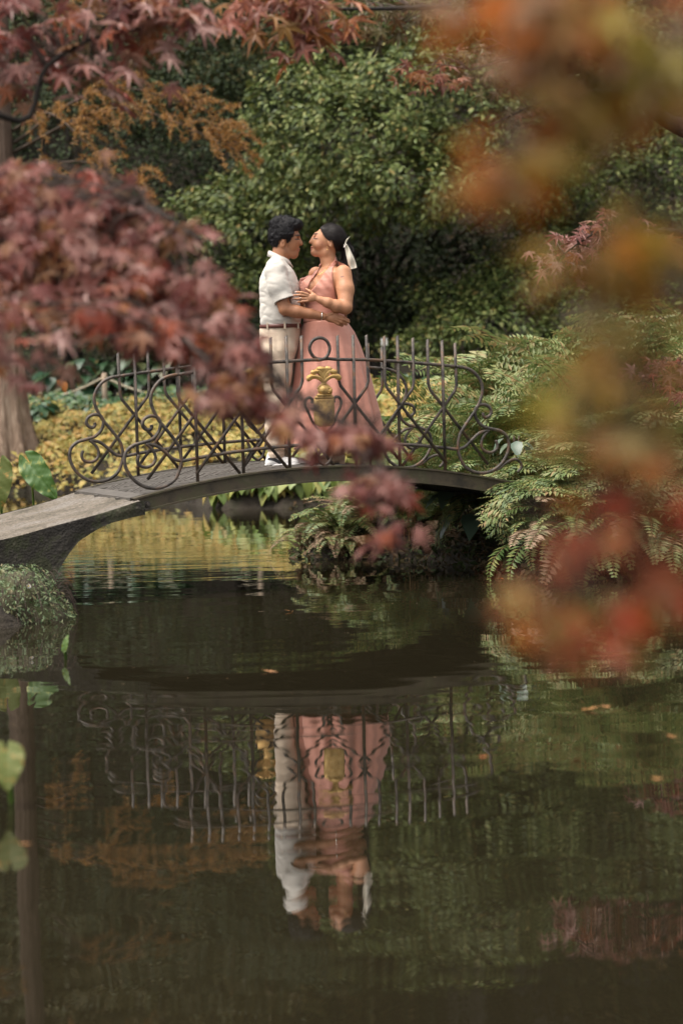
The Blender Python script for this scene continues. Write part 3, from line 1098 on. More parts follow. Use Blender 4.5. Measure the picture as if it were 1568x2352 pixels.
for sd in (-1, 1):
    vol.cut(ell(m_(684, 548.5, sd * 0.034), (0.012, 0.016, 0.009)), 0.010)              # eye sockets
    vol.add(ell(m_(679.5, 549.5, sd * 0.033), (0.012, 0.014, 0.010)), 0.004)
    vol.add(ell(m_(649, 560, sd * 0.079), (0.017, 0.010, 0.031), tilt(10)), 0.006)       # ears
    vol.cut(ell(m_(650.5, 559, sd * 0.090), (0.008, 0.007, 0.016)), 0.004)
vol.add(cone(m_(642, 598), m_(648, 565), 0.063, 0.057), 0.02)                           # neck
vol.add(loft(MAN_T, grow=-0.014, p=2.4), 0.03)
vol.add(loft(MAN_P, grow=-0.014), 0.02)
limb(vol, [(sh_n, 0.058), (m_(640, 665, -0.2), 0.052), (el_n, 0.042)], 0.02)
limb(vol, [(el_n, 0.043), (m_(682, 716, -0.215), 0.043), (m_(712, 721, -0.21), 0.035), (wr_n, 0.0265)], 0.012)
vol.add(ell(m_(760, 730.5, -0.195), (0.044, 0.018, 0.031), tilt(8)), 0.012)             # palm on her waist
for k, (x0, y0, x1, y1, x2, y2) in enumerate(((768, 724, 785, 728, 800, 735), (770, 729, 786, 734, 801, 740), (769, 734, 783, 740, 795, 745), (765, 738, 776, 744, 786, 748))):
    limb(vol, [(m_(x0, y0, -0.197), 0.0115), (m_(x1, y1, -0.188), 0.0105), (m_(x2, y2, -0.160), 0.0085)], 0.004)
limb(vol, [(m_(752, 724, -0.2), 0.013), (m_(763, 720, -0.20), 0.0115), (m_(774, 721, -0.19), 0.009)], 0.006)   # thumb
# far arm round her back
e2, w2 = m_(688, 708, 0.25), m_(752, 722, 0.20)
limb(vol, [(m_(640, 622, 0.17), 0.058), (e2, 0.043), (w2, 0.028)], 0.02)
vol.add(ell(m_(770, 726, 0.195), (0.045, 0.02, 0.03)), 0.012)
for k in range(4):
    limb(vol, [(m_(778, 719 + 5 * k, 0.197), 0.011), (m_(794, 722 + 5 * k, 0.19), 0.009)], 0.004)
limb(vol, [(p, r - 0.014) for p, r in man_leg_n], 0.02)
limb(vol, [(p, r - 0.014) for p, r in man_leg_f], 0.02)
for (x, d) in ((633, -0.08), (648, 0.10)):
    vol.add(cone(m_(x - 6, 1058, d), m_(x + 38, 1064, d), 0.036, 0.028), 0.02)
me = vol.mesh('person')
SK = (0.37, 0.165, 0.082)
paint(me, SK, [(685, 540.5, 8, 2.0, (0.03, 0.018, 0.014), 0.95), (682, 549.5, 5.5, 1.5, (0.05, 0.025, 0.02), 0.9), (687, 574, 6, 3.2, (0.34, 0.12, 0.09), 0.7),
               (676, 583, 10, 9, (0.31, 0.145, 0.08), 0.45), (662, 575, 7, 7, (0.32, 0.15, 0.08), 0.4)])
MAN = tag(obj('person', me, M['skin']), 'dark haired person in cream polo shirt and beige trousers holding the other at the waist', 'person')

# polo shirt
def shirt_block():
    return Vol(m_(570, 780, -0.36), m_(720, 560, 0.36), 0.0042)


vol = shirt_block()
vol.add(loft(MAN_T, p=2.4), 0.02)
vol.add(cone(m_(628, 613, -0.10), m_(634, 622, -0.165), 0.05, 0.074), 0.02)
for sd in (-1, 1):
    vol.add(cone(m_(638, 598, sd * 0.03), m_(633, 616, sd * 0.135), 0.045, 0.06), 0.03)      # slope of the shoulders
vol.keep(lambda x, y, z: m_(640, 748)[2] - z + 0 * x)
slv = shirt_block()
limb(slv, [(sh_n, 0.074), (m_(639, 655, -0.198), 0.073), (m_(656, 696, -0.214), 0.068), (m_(664, 716, -0.216), 0.068)], 0.02)
_a, _n = m_(652, 690, -0.21), m_(656, 700, -0.214) - m_(639, 655, -0.198)
_n = _n / np.linalg.norm(_n)
slv.keep(lambda x, y, z: (x - _a[0]) * _n[0] + (y - _a[1]) * _n[1] + (z - _a[2]) * _n[2])
slv2 = shirt_block()
limb(slv2, [(m_(640, 622, 0.17), 0.074), (m_(664, 668, 0.215), 0.068)], 0.02)
for q in (slv, slv2):
    hh = np.clip(0.5 + 0.5 * (vol.f - q.f) / 0.012, 0, 1)
    vol.f = vol.f + (q.f - vol.f) * hh - 0.012 * hh * (1 - hh)
vol.cut(cone(m_(654, 693, -0.213), m_(664, 716, -0.216), 0.056, 0.058), 0.004)      # sleeve mouth
vol.displace(lambda x, y, z: 0.006 * (0.4 - np.abs(vnoise(x * 7 + z * 9, y * 6, z * 13 - x * 8, 3))) + 0.004 * (0.4 - np.abs(vnoise(x * 15 - z * 12, y * 12, z * 26 + x * 12, 5))))
shirt = obj('shirt', vol.mesh('shirt'), M['shirt'], MAN)
# collar: a folded band round the neck, and the placket buttons
col = MB()
ang = np.linspace(0, 2 * math.pi, 40, endpoint=False)
rows = []
for (ry, zoff, fwd) in ((0.064, -0.004, 0.0), (0.063, 0.018, 0.0), (0.070, 0.017, 0.0), (0.082, -0.016, 0.004)):
    c = m_(642, 594)
    rows.append(np.stack([c[0] + (ry + 0.002) * np.cos(ang) + fwd, c[1] + ry * np.sin(ang), c[2] + zoff - 0.034 * np.cos(ang) - 0.014 * np.exp(-(np.minimum(ang, 2 * math.pi - ang) / 0.5) ** 2)], 1))
col.add(np.concatenate(rows), grid_faces(4, 40, wrap_v=True)[:, ::-1])
cme = col.mesh('collar')
co_ = obj('collar', cme, M['shirt'], MAN)
sm = co_.modifiers.new('thick', 'SOLIDIFY'); sm.thickness = 0.005
for (x, y) in ((668.5, 614), (675.5, 627), (681.5, 640)):
    bm = MB(); ellip(bm, m_(x, y, -0.035), np.array([0.003, 0, 0]), np.array([0, 0.006, 0]), np.array([0, 0, 0.006]), 8, 5)
    obj('button', bm.mesh('button'), M['jewel'], shirt)

# trousers
vol = Vol(m_(575, 1075, -0.30), m_(710, 735, 0.30), 0.0045)
vol.add(loft(MAN_P), 0.02)
limb(vol, man_leg_n, 0.03)
limb(vol, man_leg_f, 0.03)
vol.displace(lambda x, y, z: 0.009 * (0.4 - np.abs(vnoise(x * 14 + z * 3, y * 12, z * 4.5, 9))) + 0.006 * (0.4 - np.abs(vnoise(x * 16, y * 14, z * 16 + x * 16, 11))) - 0.006 * np.exp(-((z - m_(633, 1030)[2]) / 0.03) ** 2) * np.sin(z * 160))
vol.keep(lambda x, y, z: np.maximum(m_(633, 1051)[2] - z, z - m_(640, 745.5)[2]) + 0 * x)
trousers = obj('trousers', vol.mesh('trousers'), M['trousers'], MAN)
bl = MB()
s0, s1 = m_(599, 748.5), m_(690, 748.5)
bc, brx = (s0 + s1) / 2, (s1[0] - s0[0]) / 2
rows = []
for (g, dz) in ((0.002, -0.016), (0.009, -0.014), (0.009, 0.010), (0.002, 0.012)):
    rows.append(np.stack([bc[0] + (brx + g) * np.cos(ang), bc[1] + (0.173 + g) * np.sin(ang), np.full(40, bc[2] + dz)], 1))
bl.add(np.concatenate(rows), grid_faces(4, 40, wrap_v=True)[:, ::-1])
obj('belt', bl.mesh('belt'), M['belt'], MAN)
for a in (-2.2, -1.35, -0.6):
    c = bc + np.array([(brx + 0.012) * math.cos(a), 0.185 * math.sin(a), 0])
    lp = MB().box((-0.006, -0.004, -0.024), (0.006, 0.004, 0.020), np.array(Matrix.Translation(c)))
    obj('belt_loop', lp.mesh('belt_loop', False), M['trousers'], trousers)


def sneaker(x, d, near):
    v_ = Vol(m_(x - 30, 1080, d - 0.07), m_(x + 66, 1030, d + 0.07), 0.0035)
    v_.add(cone(m_(x - 8, 1057, d), m_(x + 44, 1063.5, d), 0.041, 0.030), 0.03)
    v_.add(cone(m_(x - 7, 1045, d), m_(x - 3, 1058, d), 0.037, 0.042), 0.02)
    v_.add(cone(m_(x - 10, 1064, d), m_(x + 42, 1065, d), 0.042, 0.038), 0.012)
    v_.cut(cone(m_(x + 0, 1030, d), m_(x - 1, 1049, d), 0.034, 0.030), 0.006)
    zb = m_(x, 1072.5, d)[2]
    v_.keep(lambda a, b, c: (zb - c) + 0 * a)
    up_ = obj('shoe', v_.mesh('shoe'), M['white_leather'], MAN)
    # sole rand
    sl = MB()
    t = np.linspace(0, 2 * math.pi, 44, endpoint=False)
    c0, c1 = m_(x - 10, 1069, d), m_(x + 42, 1069, d)
    cx, hl = (c0[0] + c1[0]) / 2, (c1[0] - c0[0]) / 2 + 0.042
    w = 0.046 - 0.006 * np.cos(t + math.pi) * 1.0
    rws = []
    for (g, z) in ((-0.004, zb), (0.001, zb + 0.002), (0.002, zb + 0.020), (-0.004, zb + 0.022)):
        rws.append(np.stack([cx + (hl + g) * np.sign(np.cos(t)) * np.abs(np.cos(t)) ** 0.75, c0[1] + (w + g) * np.sign(np.sin(t)) * np.abs(np.sin(t)) ** 0.8, np.full(44, z)], 1))
    sl.add(np.concatenate(rws), grid_faces(4, 44, wrap_v=True)[:, ::-1])
    obj('sole', sl.mesh('sole'), M['white_leather'], up_)
    # dark curved stripe on the flank, laid on the leather
    lo_ = np.array([(x - 17, 1051), (x - 10, 1050.5), (x - 1, 1052), (x + 9, 1056.5), (x + 17, 1062), (x + 22, 1067.0)])
    hi_ = np.array([(x - 18.5, 1056), (x - 12, 1056.5), (x - 4, 1058.5), (x + 3, 1062), (x + 10, 1065.5), (x + 21.5, 1067.2)])
    for sd in ((-1, 1) if near else (1,)):
        a = smooth_path(lo_, 3); b = smooth_path(hi_, 3)
        vv, n = [], len(a)
        me_ = up_.data
        from mathutils.bvhtree import BVHTree
        bv = BVHTree.FromPolygons([tuple(q.co) for q in me_.vertices], [tuple(q.vertices) for q in me_.polygons])
        for row in (0.0, 0.25, 0.5, 0.75, 1.0):
            for i in range(n):
                p = m_(*(a[i] * (1 - row) + b[i] * row), d)
                h = bv.ray_cast(Vector((p[0], p[1] + sd * 0.2, p[2])), Vector((0, -sd, 0)))
                yy = h[0].y + sd * 0.002 if h[0] is not None else p[1] + sd * 0.045
                vv.append((p[0], yy, p[2]))
        st = MB().add(vv, grid_faces(5, n) if sd > 0 else grid_faces(5, n)[:, ::-1])
        obj('stripe', st.mesh('stripe'), M['black_leather'], up_)


sneaker(633, -0.08, True)
sneaker(650, 0.10, False)

# short wavy hair
vol = Vol(m_(605, 600, -0.13), m_(705, 485, 0.13), 0.0032)
vol.add(ell(m_(651, 538), (0.106, 0.088, 0.118), HA), 0.01)
vol.add(ell(m_(668, 517), (0.074, 0.07, 0.05), tilt(12)), 0.02)
vol.add(ell(m_(683, 517), (0.030, 0.055, 0.030), tilt(25)), 0.02)
vol.add(ell(m_(640, 515), (0.06, 0.07, 0.05)), 0.02)
vol.displace(lambda x, y, z: 0.006 * vnoise(x * 38, y * 38, z * 50, 21) + 0.003 * vnoise(x * 110, y * 110, z * 110, 22))
vol.cut(prism([(700, 524), (684, 530), (675, 533), (673.5, 545), (668, 549), (664.5, 560), (660, 563), (657.5, 551), (647, 549), (640, 556), (642, 572), (632, 582), (620, 580), (650, 620), (720, 600)], YM), 0.006)
hme = vol.mesh('hair')
obj('hair', hme, M['hair'], MAN)


def strands(me, parent, mat, n, length, width, flow, lift, seed, curl=0.0):
    """fine locks lying on the hair surface; flow(points) gives their direction"""
    nv_ = len(me.vertices)
    co = np.empty(nv_ * 3, np.float32); me.vertices.foreach_get('co', co); co = co.reshape(-1, 3)
    no = np.empty(nv_ * 3, np.float32); me.vertices.foreach_get('normal', no); no = no.reshape(-1, 3)
    r = np.random.default_rng(seed)
    i = r.integers(0, nv_, n)
    p, nn = co[i].astype(float), no[i].astype(float)
    d = flow(p) + r.normal(0, 0.35 if curl else 0.12, (n, 3))
    d -= nn * np.sum(d * nn, 1)[:, None]
    d /= np.linalg.norm(d, axis=1)[:, None] + 1e-9
    side = np.cross(d, nn)
    L = length * r.uniform(0.5, 1.2, n)[:, None]
    w = width * r.uniform(0.6, 1.3, n)[:, None]
    bend = r.normal(0, curl, n)[:, None]
    a0, a1 = p - nn * 0.002, p + d * L * 0.5 + nn * lift * 0.8 + side * bend * L * 0.3
    a2 = p + d * L + nn * lift * r.uniform(0.1, 1.0, n)[:, None] + side * bend * L
    V = np.stack([a0 - side * w, a0 + side * w, a1 - side * w * 0.8, a1 + side * w * 0.8, a2], 1).reshape(-1, 3)
    k = np.arange(n)[:, None] * 5
    T = np.concatenate([k + np.array([[0, 1, 3]]), k + np.array([[0, 3, 2]]), k + np.array([[2, 3, 4]])])
    tag(obj('hair_strands', np_mesh('hair_strands', V, T), mat, parent), kind='stuff')


_hc = m_(651, 540)
strands(hme, MAN, M['hair'], 5000, 0.022, 0.0016, lambda p: (p - _hc) * np.array([2, 2, 6]) + np.array([0.55, 0, 0.35]), 0.0032, 5, 0.5)

# ------------------------------------------------------------------ the woman
YW = 16.62
w_ = lambda x, y, d=0.0: P(x, y, YW + d)
YAW = R_(24)       # chest turned a little towards the camera
WOM_T = torso_sections([(612, 742, 768, 0.06), (618, 731, 781, 0.12), (627, 722, 792, 0.155), (645, 710, 794, 0.17), (662, 700, 792, 0.175), (680, 699, 789, 0.172), (700, 704, 787, 0.165), (722, 703, 788, 0.165), (742, 698, 794, 0.175)], YW, w_)
WOM_H = torso_sections([(735, 700, 792, 0.17), (765, 694, 806, 0.19), (800, 696, 812, 0.195), (835, 706, 804, 0.18)], YW, w_)
vol = Vol(w_(640, 1085, -0.36), w_(850, 500, 0.34), 0.0042)
WT = tilt(-16)
vol.add(ell(w_(757, 549), (0.096, 0.076, 0.096), WT), 0.01)
vol.add(ell(w_(737, 560), (0.062, 0.060, 0.080), tilt(-20)), 0.02)
vol.add(ell(w_(722.5, 579), (0.028, 0.032, 0.024)), 0.018)
vol.add(cone(w_(748, 580, -0.034), w_(726, 582, -0.012), 0.027, 0.02), 0.02)
vol.add(cone(w_(748, 580, 0.034), w_(726, 582, 0.012), 0.027, 0.02), 0.02)
vol.add(cone(w_(722.5, 541), w_(714.5, 555.5), 0.009, 0.013), 0.010)
vol.add(ell(w_(713.2, 557), (0.012, 0.013, 0.0085)), 0.005)
vol.add(cone(w_(725, 537, -0.03), w_(725, 537, 0.03), 0.009, 0.009), 0.012)
vol.add(ell(w_(716, 567.5), (0.011, 0.021, 0.006)), 0.005)
vol.add(ell(w_(716.5, 572.5), (0.0115, 0.02, 0.007)), 0.005)
for sd in (-1, 1):
    vol.cut(ell(w_(722.5, 546, sd * 0.034), (0.011, 0.015, 0.008)), 0.010)
    vol.add(ell(w_(726.5, 547, sd * 0.033), (0.012, 0.014, 0.010)), 0.004)
    vol.add(ell(w_(731, 563, sd * 0.045), (0.026, 0.02, 0.024)), 0.02)               # cheeks
    vol.add(ell(w_(758.5, 560, sd * 0.076), (0.015, 0.009, 0.028), tilt(-12)), 0.006)
    vol.cut(ell(w_(757.5, 559, sd * 0.086), (0.007, 0.006, 0.014)), 0.004)
vol.add(cone(w_(757, 620), w_(751, 578), 0.060, 0.052), 0.022)
vol.add(loft(WOM_T, yaw=YAW * 0.6, grow=-0.006), 0.03)
for (x, y, d) in ((713, 661, -0.085), (708, 659, 0.055)):                               # bust
    vol.add(ell(w_(x, y, d), (0.062, 0.068, 0.062)), 0.03)
vol.add(loft(WOM_H, grow=-0.006), 0.03)
ws, we, ww = w_(788, 628, -0.125), w_(793, 706, -0.235), w_(733, 688, -0.285)
limb(vol, [(ws, 0.058), (w_(793, 665, -0.18), 0.058), (we, 0.046)], 0.02)
limb(vol, [(we, 0.046), (w_(772, 703, -0.26), 0.042), (w_(752, 695, -0.28), 0.034), (ww, 0.024)], 0.014)
vol.add(ell(w_(716, 684, -0.292), (0.042, 0.015, 0.028), tilt(-6)), 0.012)
for (x0, y0, x1, y1, x2, y2) in ((707, 676, 693, 671.5, 679, 670.5), (705, 680, 689, 677.5, 672, 678.5), (705, 686, 690, 685.5, 673, 686.5), (707, 691, 694, 692.5, 681, 694)):
    limb(vol, [(w_(x0, y0, -0.296), 0.0095), (w_(x1, y1, -0.300), 0.0085), (w_(x2, y2, -0.285), 0.0062)], 0.003)
limb(vol, [(w_(722, 678, -0.285), 0.0115), (w_(712, 669, -0.272), 0.0095), (w_(703, 664, -0.255), 0.0075)], 0.006)
# far arm: hand on his shoulder side
limb(vol, [(w_(726, 630, 0.125), 0.052), (w_(708, 690, 0.20), 0.043), (w_(672, 668, 0.24), 0.026)], 0.016)
vol.add(ell(w_(660, 662, 0.243), (0.04, 0.016, 0.026)), 0.012)
for k in range(4):
    limb(vol, [(w_(652, 655 + 5 * k, 0.244), 0.009), (w_(638, 653 + 5 * k, 0.236), 0.007)], 0.003)
for (x, d, fx) in ((764, -0.09, 0), (752, 0.10, -8)):
    limb(vol, [(w_(760, 830, d * 0.9), 0.092), (w_(x - 2, 935, d), 0.062), (w_(x + 4, 985, d), 0.054), (w_(x + 14 + fx, 1042, d), 0.034)], 0.02)
    vol.add(cone(w_(x + 16 + fx, 1046, d), w_(x - 20 + fx, 1060, d), 0.03, 0.022), 0.02)
me = vol.mesh('person')
SKW = (0.47, 0.225, 0.12)
paint(me, SKW, [(723.5, 537, 7, 1.7, (0.05, 0.025, 0.02), 0.85), (724, 548.5, 6, 1.4, (0.05, 0.025, 0.02), 0.95), (725, 544, 5, 3, (0.40, 0.17, 0.11), 0.5), (713, 570, 4.5, 3.6, (0.47, 0.16, 0.13), 0.65),
                (736, 563, 11, 8, (0.48, 0.19, 0.11), 0.4), (786.5, 635, 3.2, 1.2, (0.10, 0.05, 0.04), 0.7), (783.5, 636, 1.6, 1.6, (0.10, 0.05, 0.04), 0.6),
                (671.5, 678.5, 2.6, 1.7, (0.8, 0.66, 0.6), 0.9), (678, 670.5, 2.6, 1.7, (0.8, 0.66, 0.6), 0.9), (672.5, 686.5, 2.6, 1.7, (0.8, 0.66, 0.6), 0.9), (680.5, 694, 2.6, 1.7, (0.8, 0.66, 0.6), 0.9)])
WOMAN = tag(obj('person', me, M['skin']), 'person in long rose halter dress with ivory hair ribbon, eyes closed', 'person')

# bodice and halter straps
vol = Vol(w_(670, 760, -0.34), w_(830, 585, 0.30), 0.0036)
vol.add(loft(WOM_T, yaw=YAW * 0.6, grow=0.006), 0.03)
for (x, y, d) in ((713, 661, -0.085), (708, 659, 0.055)):
    vol.add(ell(w_(x, y, d), (0.076, 0.082, 0.074)), 0.03)
vol.add(cone(w_(757, 620), w_(753, 590), 0.068, 0.060), 0.022)
vol.displace(lambda x, y, z: 0.004 * vnoise(x * 14 + z * 12, y * 10, z * 6, 31) + 0.0035 * np.cos((x + z * 0.8) * 95) * np.clip((z - w_(740, 690)[2]) * 6, 0, 1))
vol.cut(prism([(728, 596), (737, 604), (719, 622), (696, 647), (640, 647), (640, 560), (728, 560)], YW, hi=YW + 0.02), 0.004)       # outside the far strap
vol.cut(prism([(731, 580), (771, 580), (768, 598), (752, 618), (738, 640), (718, 666), (711, 672), (707, 664), (713, 648), (728, 627), (738, 606)], YW, hi=YW + 0.03), 0.004)      # the neckline
vol.cut(prism([(779, 590), (774, 604), (764, 618), (763, 640), (766, 660), (772, 688), (784, 700), (860, 690), (860, 560), (780, 560)], YW), 0.004)          # armhole
vol.cut(prism([(720, 608), (764, 602), (764, 560), (700, 560), (700, 606)], YW), 0.004)
vol.keep(lambda x, y, z: w_(745, 741)[2] - z + 0 * x)
bodice = obj('bodice', vol.mesh('bodice'), M['dress'], WOMAN)
m = MB()            # the straps meet in a knot behind the neck, its ends hang down her back
path = smooth_path([w_(774, 600, -0.05), w_(784, 606, -0.03), w_(793, 622, -0.03), w_(800, 640, -0.06), w_(803, 656, -0.07)], 5)
V = []
for i, p in enumerate(path):
    t = i / (len(path) - 1)
    wd = 0.014 + 0.022 * math.sin(math.pi * min(t * 1.15, 1)) + 0.003
    V += [p + np.array([-wd, -0.006, wd * 0.35]), p + np.array([0, -0.014, 0]), p + np.array([wd, -0.002, -wd * 0.35]), p + np.array([0, 0.006, 0])]
m.add(np.array(V), grid_faces(len(path), 4, wrap_v=True))
obj('strap', m.mesh('strap'), M['dress'], WOMAN)

# the flared skirt, with soft folds
prof = [(735, 699, 793), (742, 697, 797), (765, 690, 812), (796, 686, 824), (830, 681, 835), (870, 677, 846), (910, 671, 855), (950, 666, 864), (985, 661, 870), (1012, 659, 874)]
nth, nr = 220, 46
th_ = np.linspace(0, 2 * math.pi, nth, endpoint=False)
yy = np.linspace(735, 1012, nr)
V = []
for j, y in enumerate(yy):
    xl, xr = np.interp(y, [p[0] for p in prof], [p[1] for p in prof]), np.interp(y, [p[0] for p in prof], [p[2] for p in prof])
    a, b = w_(xl, y), w_(xr, y)
    t = j / (nr - 1)
    rx = (b[0] - a[0]) / 2
    ry = 0.178 + 0.20 * t ** 0.8
    fold = (0.014 + 0.10 * t ** 0.7) * (0.42 * np.cos(9 * th_ + 0.6 + 0.8 * np.sin(2 * th_)) + 0.32 * np.cos(14 * th_ + 2.1 + 0.5 * t) + 0.22 * np.cos(23 * th_ + 1.0)) * np.clip(t * 5, 0, 1)
    fold = fold + 0.075 * t ** 0.8 * vnoise(2.6 * np.cos(th_), 2.6 * np.sin(th_), 1.3 * t, 51) + 0.03 * t ** 0.5 * vnoise(6 * np.cos(th_), 6 * np.sin(th_), 2.2 * t, 52)
    # one deep pleat seam down the front
    pl = -0.035 * np.clip(t * 4, 0, 1) * np.exp(-(((th_ - 4.62 + math.pi) % (2 * math.pi) - math.pi) / 0.035) ** 2)
    r = 1 + fold + pl
    hem = (0.018 * np.cos(9 * th_ + 0.6) + 0.03 * np.cos(th_ - 0.6)) * t ** 4
    V.append(np.stack([(a[0] + b[0]) / 2 + rx * r * np.cos(th_), YW + ry * r * np.sin(th_), (a[2] + b[2]) / 2 + hem], 1))
sk = MB().add(np.concatenate(V), grid_faces(nr, nth, wrap_v=True)[:, ::-1])
skirt = obj('skirt', sk.mesh('skirt'), M['dress'], WOMAN)
sm = skirt.modifiers.new('thick', 'SOLIDIFY'); sm.thickness = 0.004
m = MB()
wrow = []
for (y, g) in ((731, 0.002), (732, 0.007), (741, 0.008), (742, 0.003)):
    a, b = w_(698, y), w_(794, y)
    wrow.append(np.stack([(a[0] + b[0]) / 2 + ((b[0] - a[0]) / 2 + g) * np.cos(th_), YW + (0.178 + g) * np.sin(th_), np.full(nth, (a[2] + b[2]) / 2)], 1))
m.add(np.concatenate(wrow), grid_faces(4, nth, wrap_v=True)[:, ::1])
obj('waistband', m.mesh('waistband'), M['dress'], WOMAN)

# sleek hair, ponytail and ribbon
vol = Vol(w_(720, 620, -0.13), w_(815, 505, 0.13), 0.0032)
vol.add(ell(w_(758.5, 548), (0.103, 0.083, 0.102), WT), 0.01)
vol.add(ell(w_(789, 555), (0.03, 0.035, 0.035)), 0.02)
vol.cut(prism([(715, 500), (734, 522.5), (737, 531), (746, 546), (753, 553), (763, 553), (768, 568), (772, 582), (776, 588), (790, 640), (700, 640), (700, 500)], YW), 0.006)
hme = vol.mesh('hair')
obj('hair', hme, M['sleek_hair'], WOMAN)
_tie = w_(792, 557)
strands(hme, WOMAN, M['sleek_hair'], 4200, 0.055, 0.0011, lambda p: (_tie - p) * 6, 0.0012, 6)
vol = Vol(w_(765, 740, -0.1), w_(840, 545, 0.18), 0.004)
limb(vol, [(w_(792, 557, 0.0), 0.026), (w_(797, 575, 0.01), 0.036), (w_(797, 610, 0.03), 0.042), (w_(800, 655, 0.05), 0.040), (w_(803, 700, 0.06), 0.026), (w_(804, 722, 0.06), 0.008)], 0.02)
vol.displace(lambda x, y, z: 0.008 * vnoise(x * 60 + z * 8, y * 60, z * 12, 41) + 0.004 * vnoise(x * 110, y * 110, z * 20, 42))
hme = vol.mesh('ponytail')
obj('ponytail', hme, M['sleek_hair'], WOMAN)
strands(hme, WOMAN, M['sleek_hair'], 1800, 0.07, 0.0012, lambda p: np.array([[0.05, 0.05, -1.0]]) + 0 * p, 0.002, 7, 0.15)


def ribbon(path, widths, dep, name, side):
    p = smooth_path(path, 5)
    wd = np.interp(np.linspace(0, 1, len(p)), np.linspace(0, 1, len(widths)), widths)
    V = []
    for i, (x, y) in enumerate(p):
        q = w_(x, y, dep)
        k = i / (len(p) - 1)
        cz = 0.006 * math.sin(k * 9)
        for t in np.linspace(-1, 1, 6):
            V.append(q + np.array([t * wd[i] * side[0], 0.008 * math.cos(t * 4 + k * 6) + cz, t * wd[i] * side[1]]))
    m = MB().add(np.array(V), grid_faces(len(p), 6))
    o = obj(name, m.mesh(name), M['ribbon'], WOMAN)
    s = o.modifiers.new('thick', 'SOLIDIFY'); s.thickness = 0.002


ribbon([(793, 560), (799, 575), (804, 592), (808, 606), (812, 617)], [0.007, 0.017, 0.024, 0.026, 0.022], -0.066, 'ribbon', (0.95, 0.25))
ribbon([(793, 559), (797, 550), (800, 546)], [0.008, 0.016, 0.014], -0.06, 'ribbon', (0.7, 0.6))
ribbon([(795, 561), (803, 580), (808, 600)], [0.006, 0.014, 0.018], 0.02, 'ribbon', (0.9, 0.3))
m = MB()
for k in range(9):
    ellip(m, w_(792 + rng.uniform(-3, 3), 563 + rng.uniform(-5, 5), -0.066), np.array([0.0045, 0, 0]), np.array([0, 0.0045, 0]), np.array([0, 0, 0.0045]), 6, 5)
obj('hair_pin', m.mesh('hair_pin'), M['jewel'], WOMAN)
# jewellery
m = MB(); ellip(m, w_(752, 574, -0.080), np.array([0.004, 0, 0]), np.array([0, 0.003, 0]), np.array([0, 0, 0.005]), 8, 6)
m.tube([w_(751.5, 567, -0.082), w_(752, 573, -0.080)], 0.0012, 5)
obj('earring', m.mesh('earring'), M['goldwire'], WOMAN)
m = MB().tube(smooth_path([w_(758, 606, -0.075), w_(750, 617, -0.115), w_(738, 628, -0.135), w_(729, 630, -0.13), w_(728, 624, -0.09)], 5), 0.0014, 5)
obj('necklace', m.mesh('necklace'), M['goldwire'], WOMAN)
m = MB(); ellip(m, w_(690, 684.5, -0.311), np.array([0.004, 0, 0]), np.array([0, 0.003, 0]), np.array([0, 0, 0.004]), 8, 6)
obj('ring', m.mesh('ring'), M['jewel'], WOMAN)
m = MB()
t = np.linspace(0, 2 * math.pi, 26, endpoint=False)
c = m_(739, 726.5, -0.2)
m.tube(np.stack([c[0] + 0.003 * np.sin(t), c[1] + 0.034 * np.cos(t), c[2] + 0.034 * np.sin(t)], 1), 0.003, 6, closed=True)
obj('bracelet', m.mesh('bracelet'), M['jewel'], MAN)
# heeled shoes
for (x, d) in ((778, -0.09), (758, 0.10)):
    v_ = Vol(w_(x - 50, 1080, d - 0.06), w_(x + 40, 1030, d + 0.06), 0.0035)
    v_.add(cone(w_(x + 2, 1048, d), w_(x - 33, 1062, d), 0.036, 0.029), 0.02)
    v_.cut(cone(w_(x + 4, 1036, d), w_(x - 8, 1049, d), 0.032, 0.026), 0.006)
    v_.add(cone(w_(x + 7, 1052, d), w_(x + 8, 1069, d), 0.022, 0.019), 0.012)
    zb = w_(x, 1068, d)[2]
    v_.keep(lambda a, b, c: (zb - c) + 0 * a)
    obj('shoe', v_.mesh('shoe'), M['nude_leather'], WOMAN)

# ================================================================== plants
def ellipse_leaf(w=0.42, fold=0.12, curl=0.12, point=True, nseg=3):
    """leaf blade of unit length along +y, folded along the midrib"""
    V, T = [], []
    ts = np.linspace(0, 1, nseg + 1)
    for t in ts:
        hw = w * 0.5 * math.sin(math.pi * (t ** 0.8 if not point else t ** 0.75)) if 0 < t < 1 else 0.0
        zc = -curl * t * t
        if hw == 0: V.append((0, t, zc))
        else: V += [(-hw, t, zc + fold * hw), (0, t, zc), (hw, t, zc + fold * hw)]
    n = nseg
    # indices
    ring = [[0]] + [[1 + 3 * i, 2 + 3 * i, 3 + 3 * i] for i in range(n - 1)] + [[1 + 3 * (n - 1)]]
    a, b = ring[0][0], ring[1]
    T += [(a, b[1], b[0]), (a, b[2], b[1])]
    for i in range(1, n - 1):
        p, q = ring[i], ring[i + 1]
        T += [(p[0], p[1], q[1]), (p[0], q[1], q[0]), (p[1], p[2], q[2]), (p[1], q[2], q[1])]
    p, c = ring[n - 1], ring[n][0]
    T += [(p[0], p[1], c), (p[1], p[2], c)]
    return np.array(V, float), np.array(T)


LEAF_V, LEAF_T = ellipse_leaf(0.5, 0.3, 0.15, nseg=2)


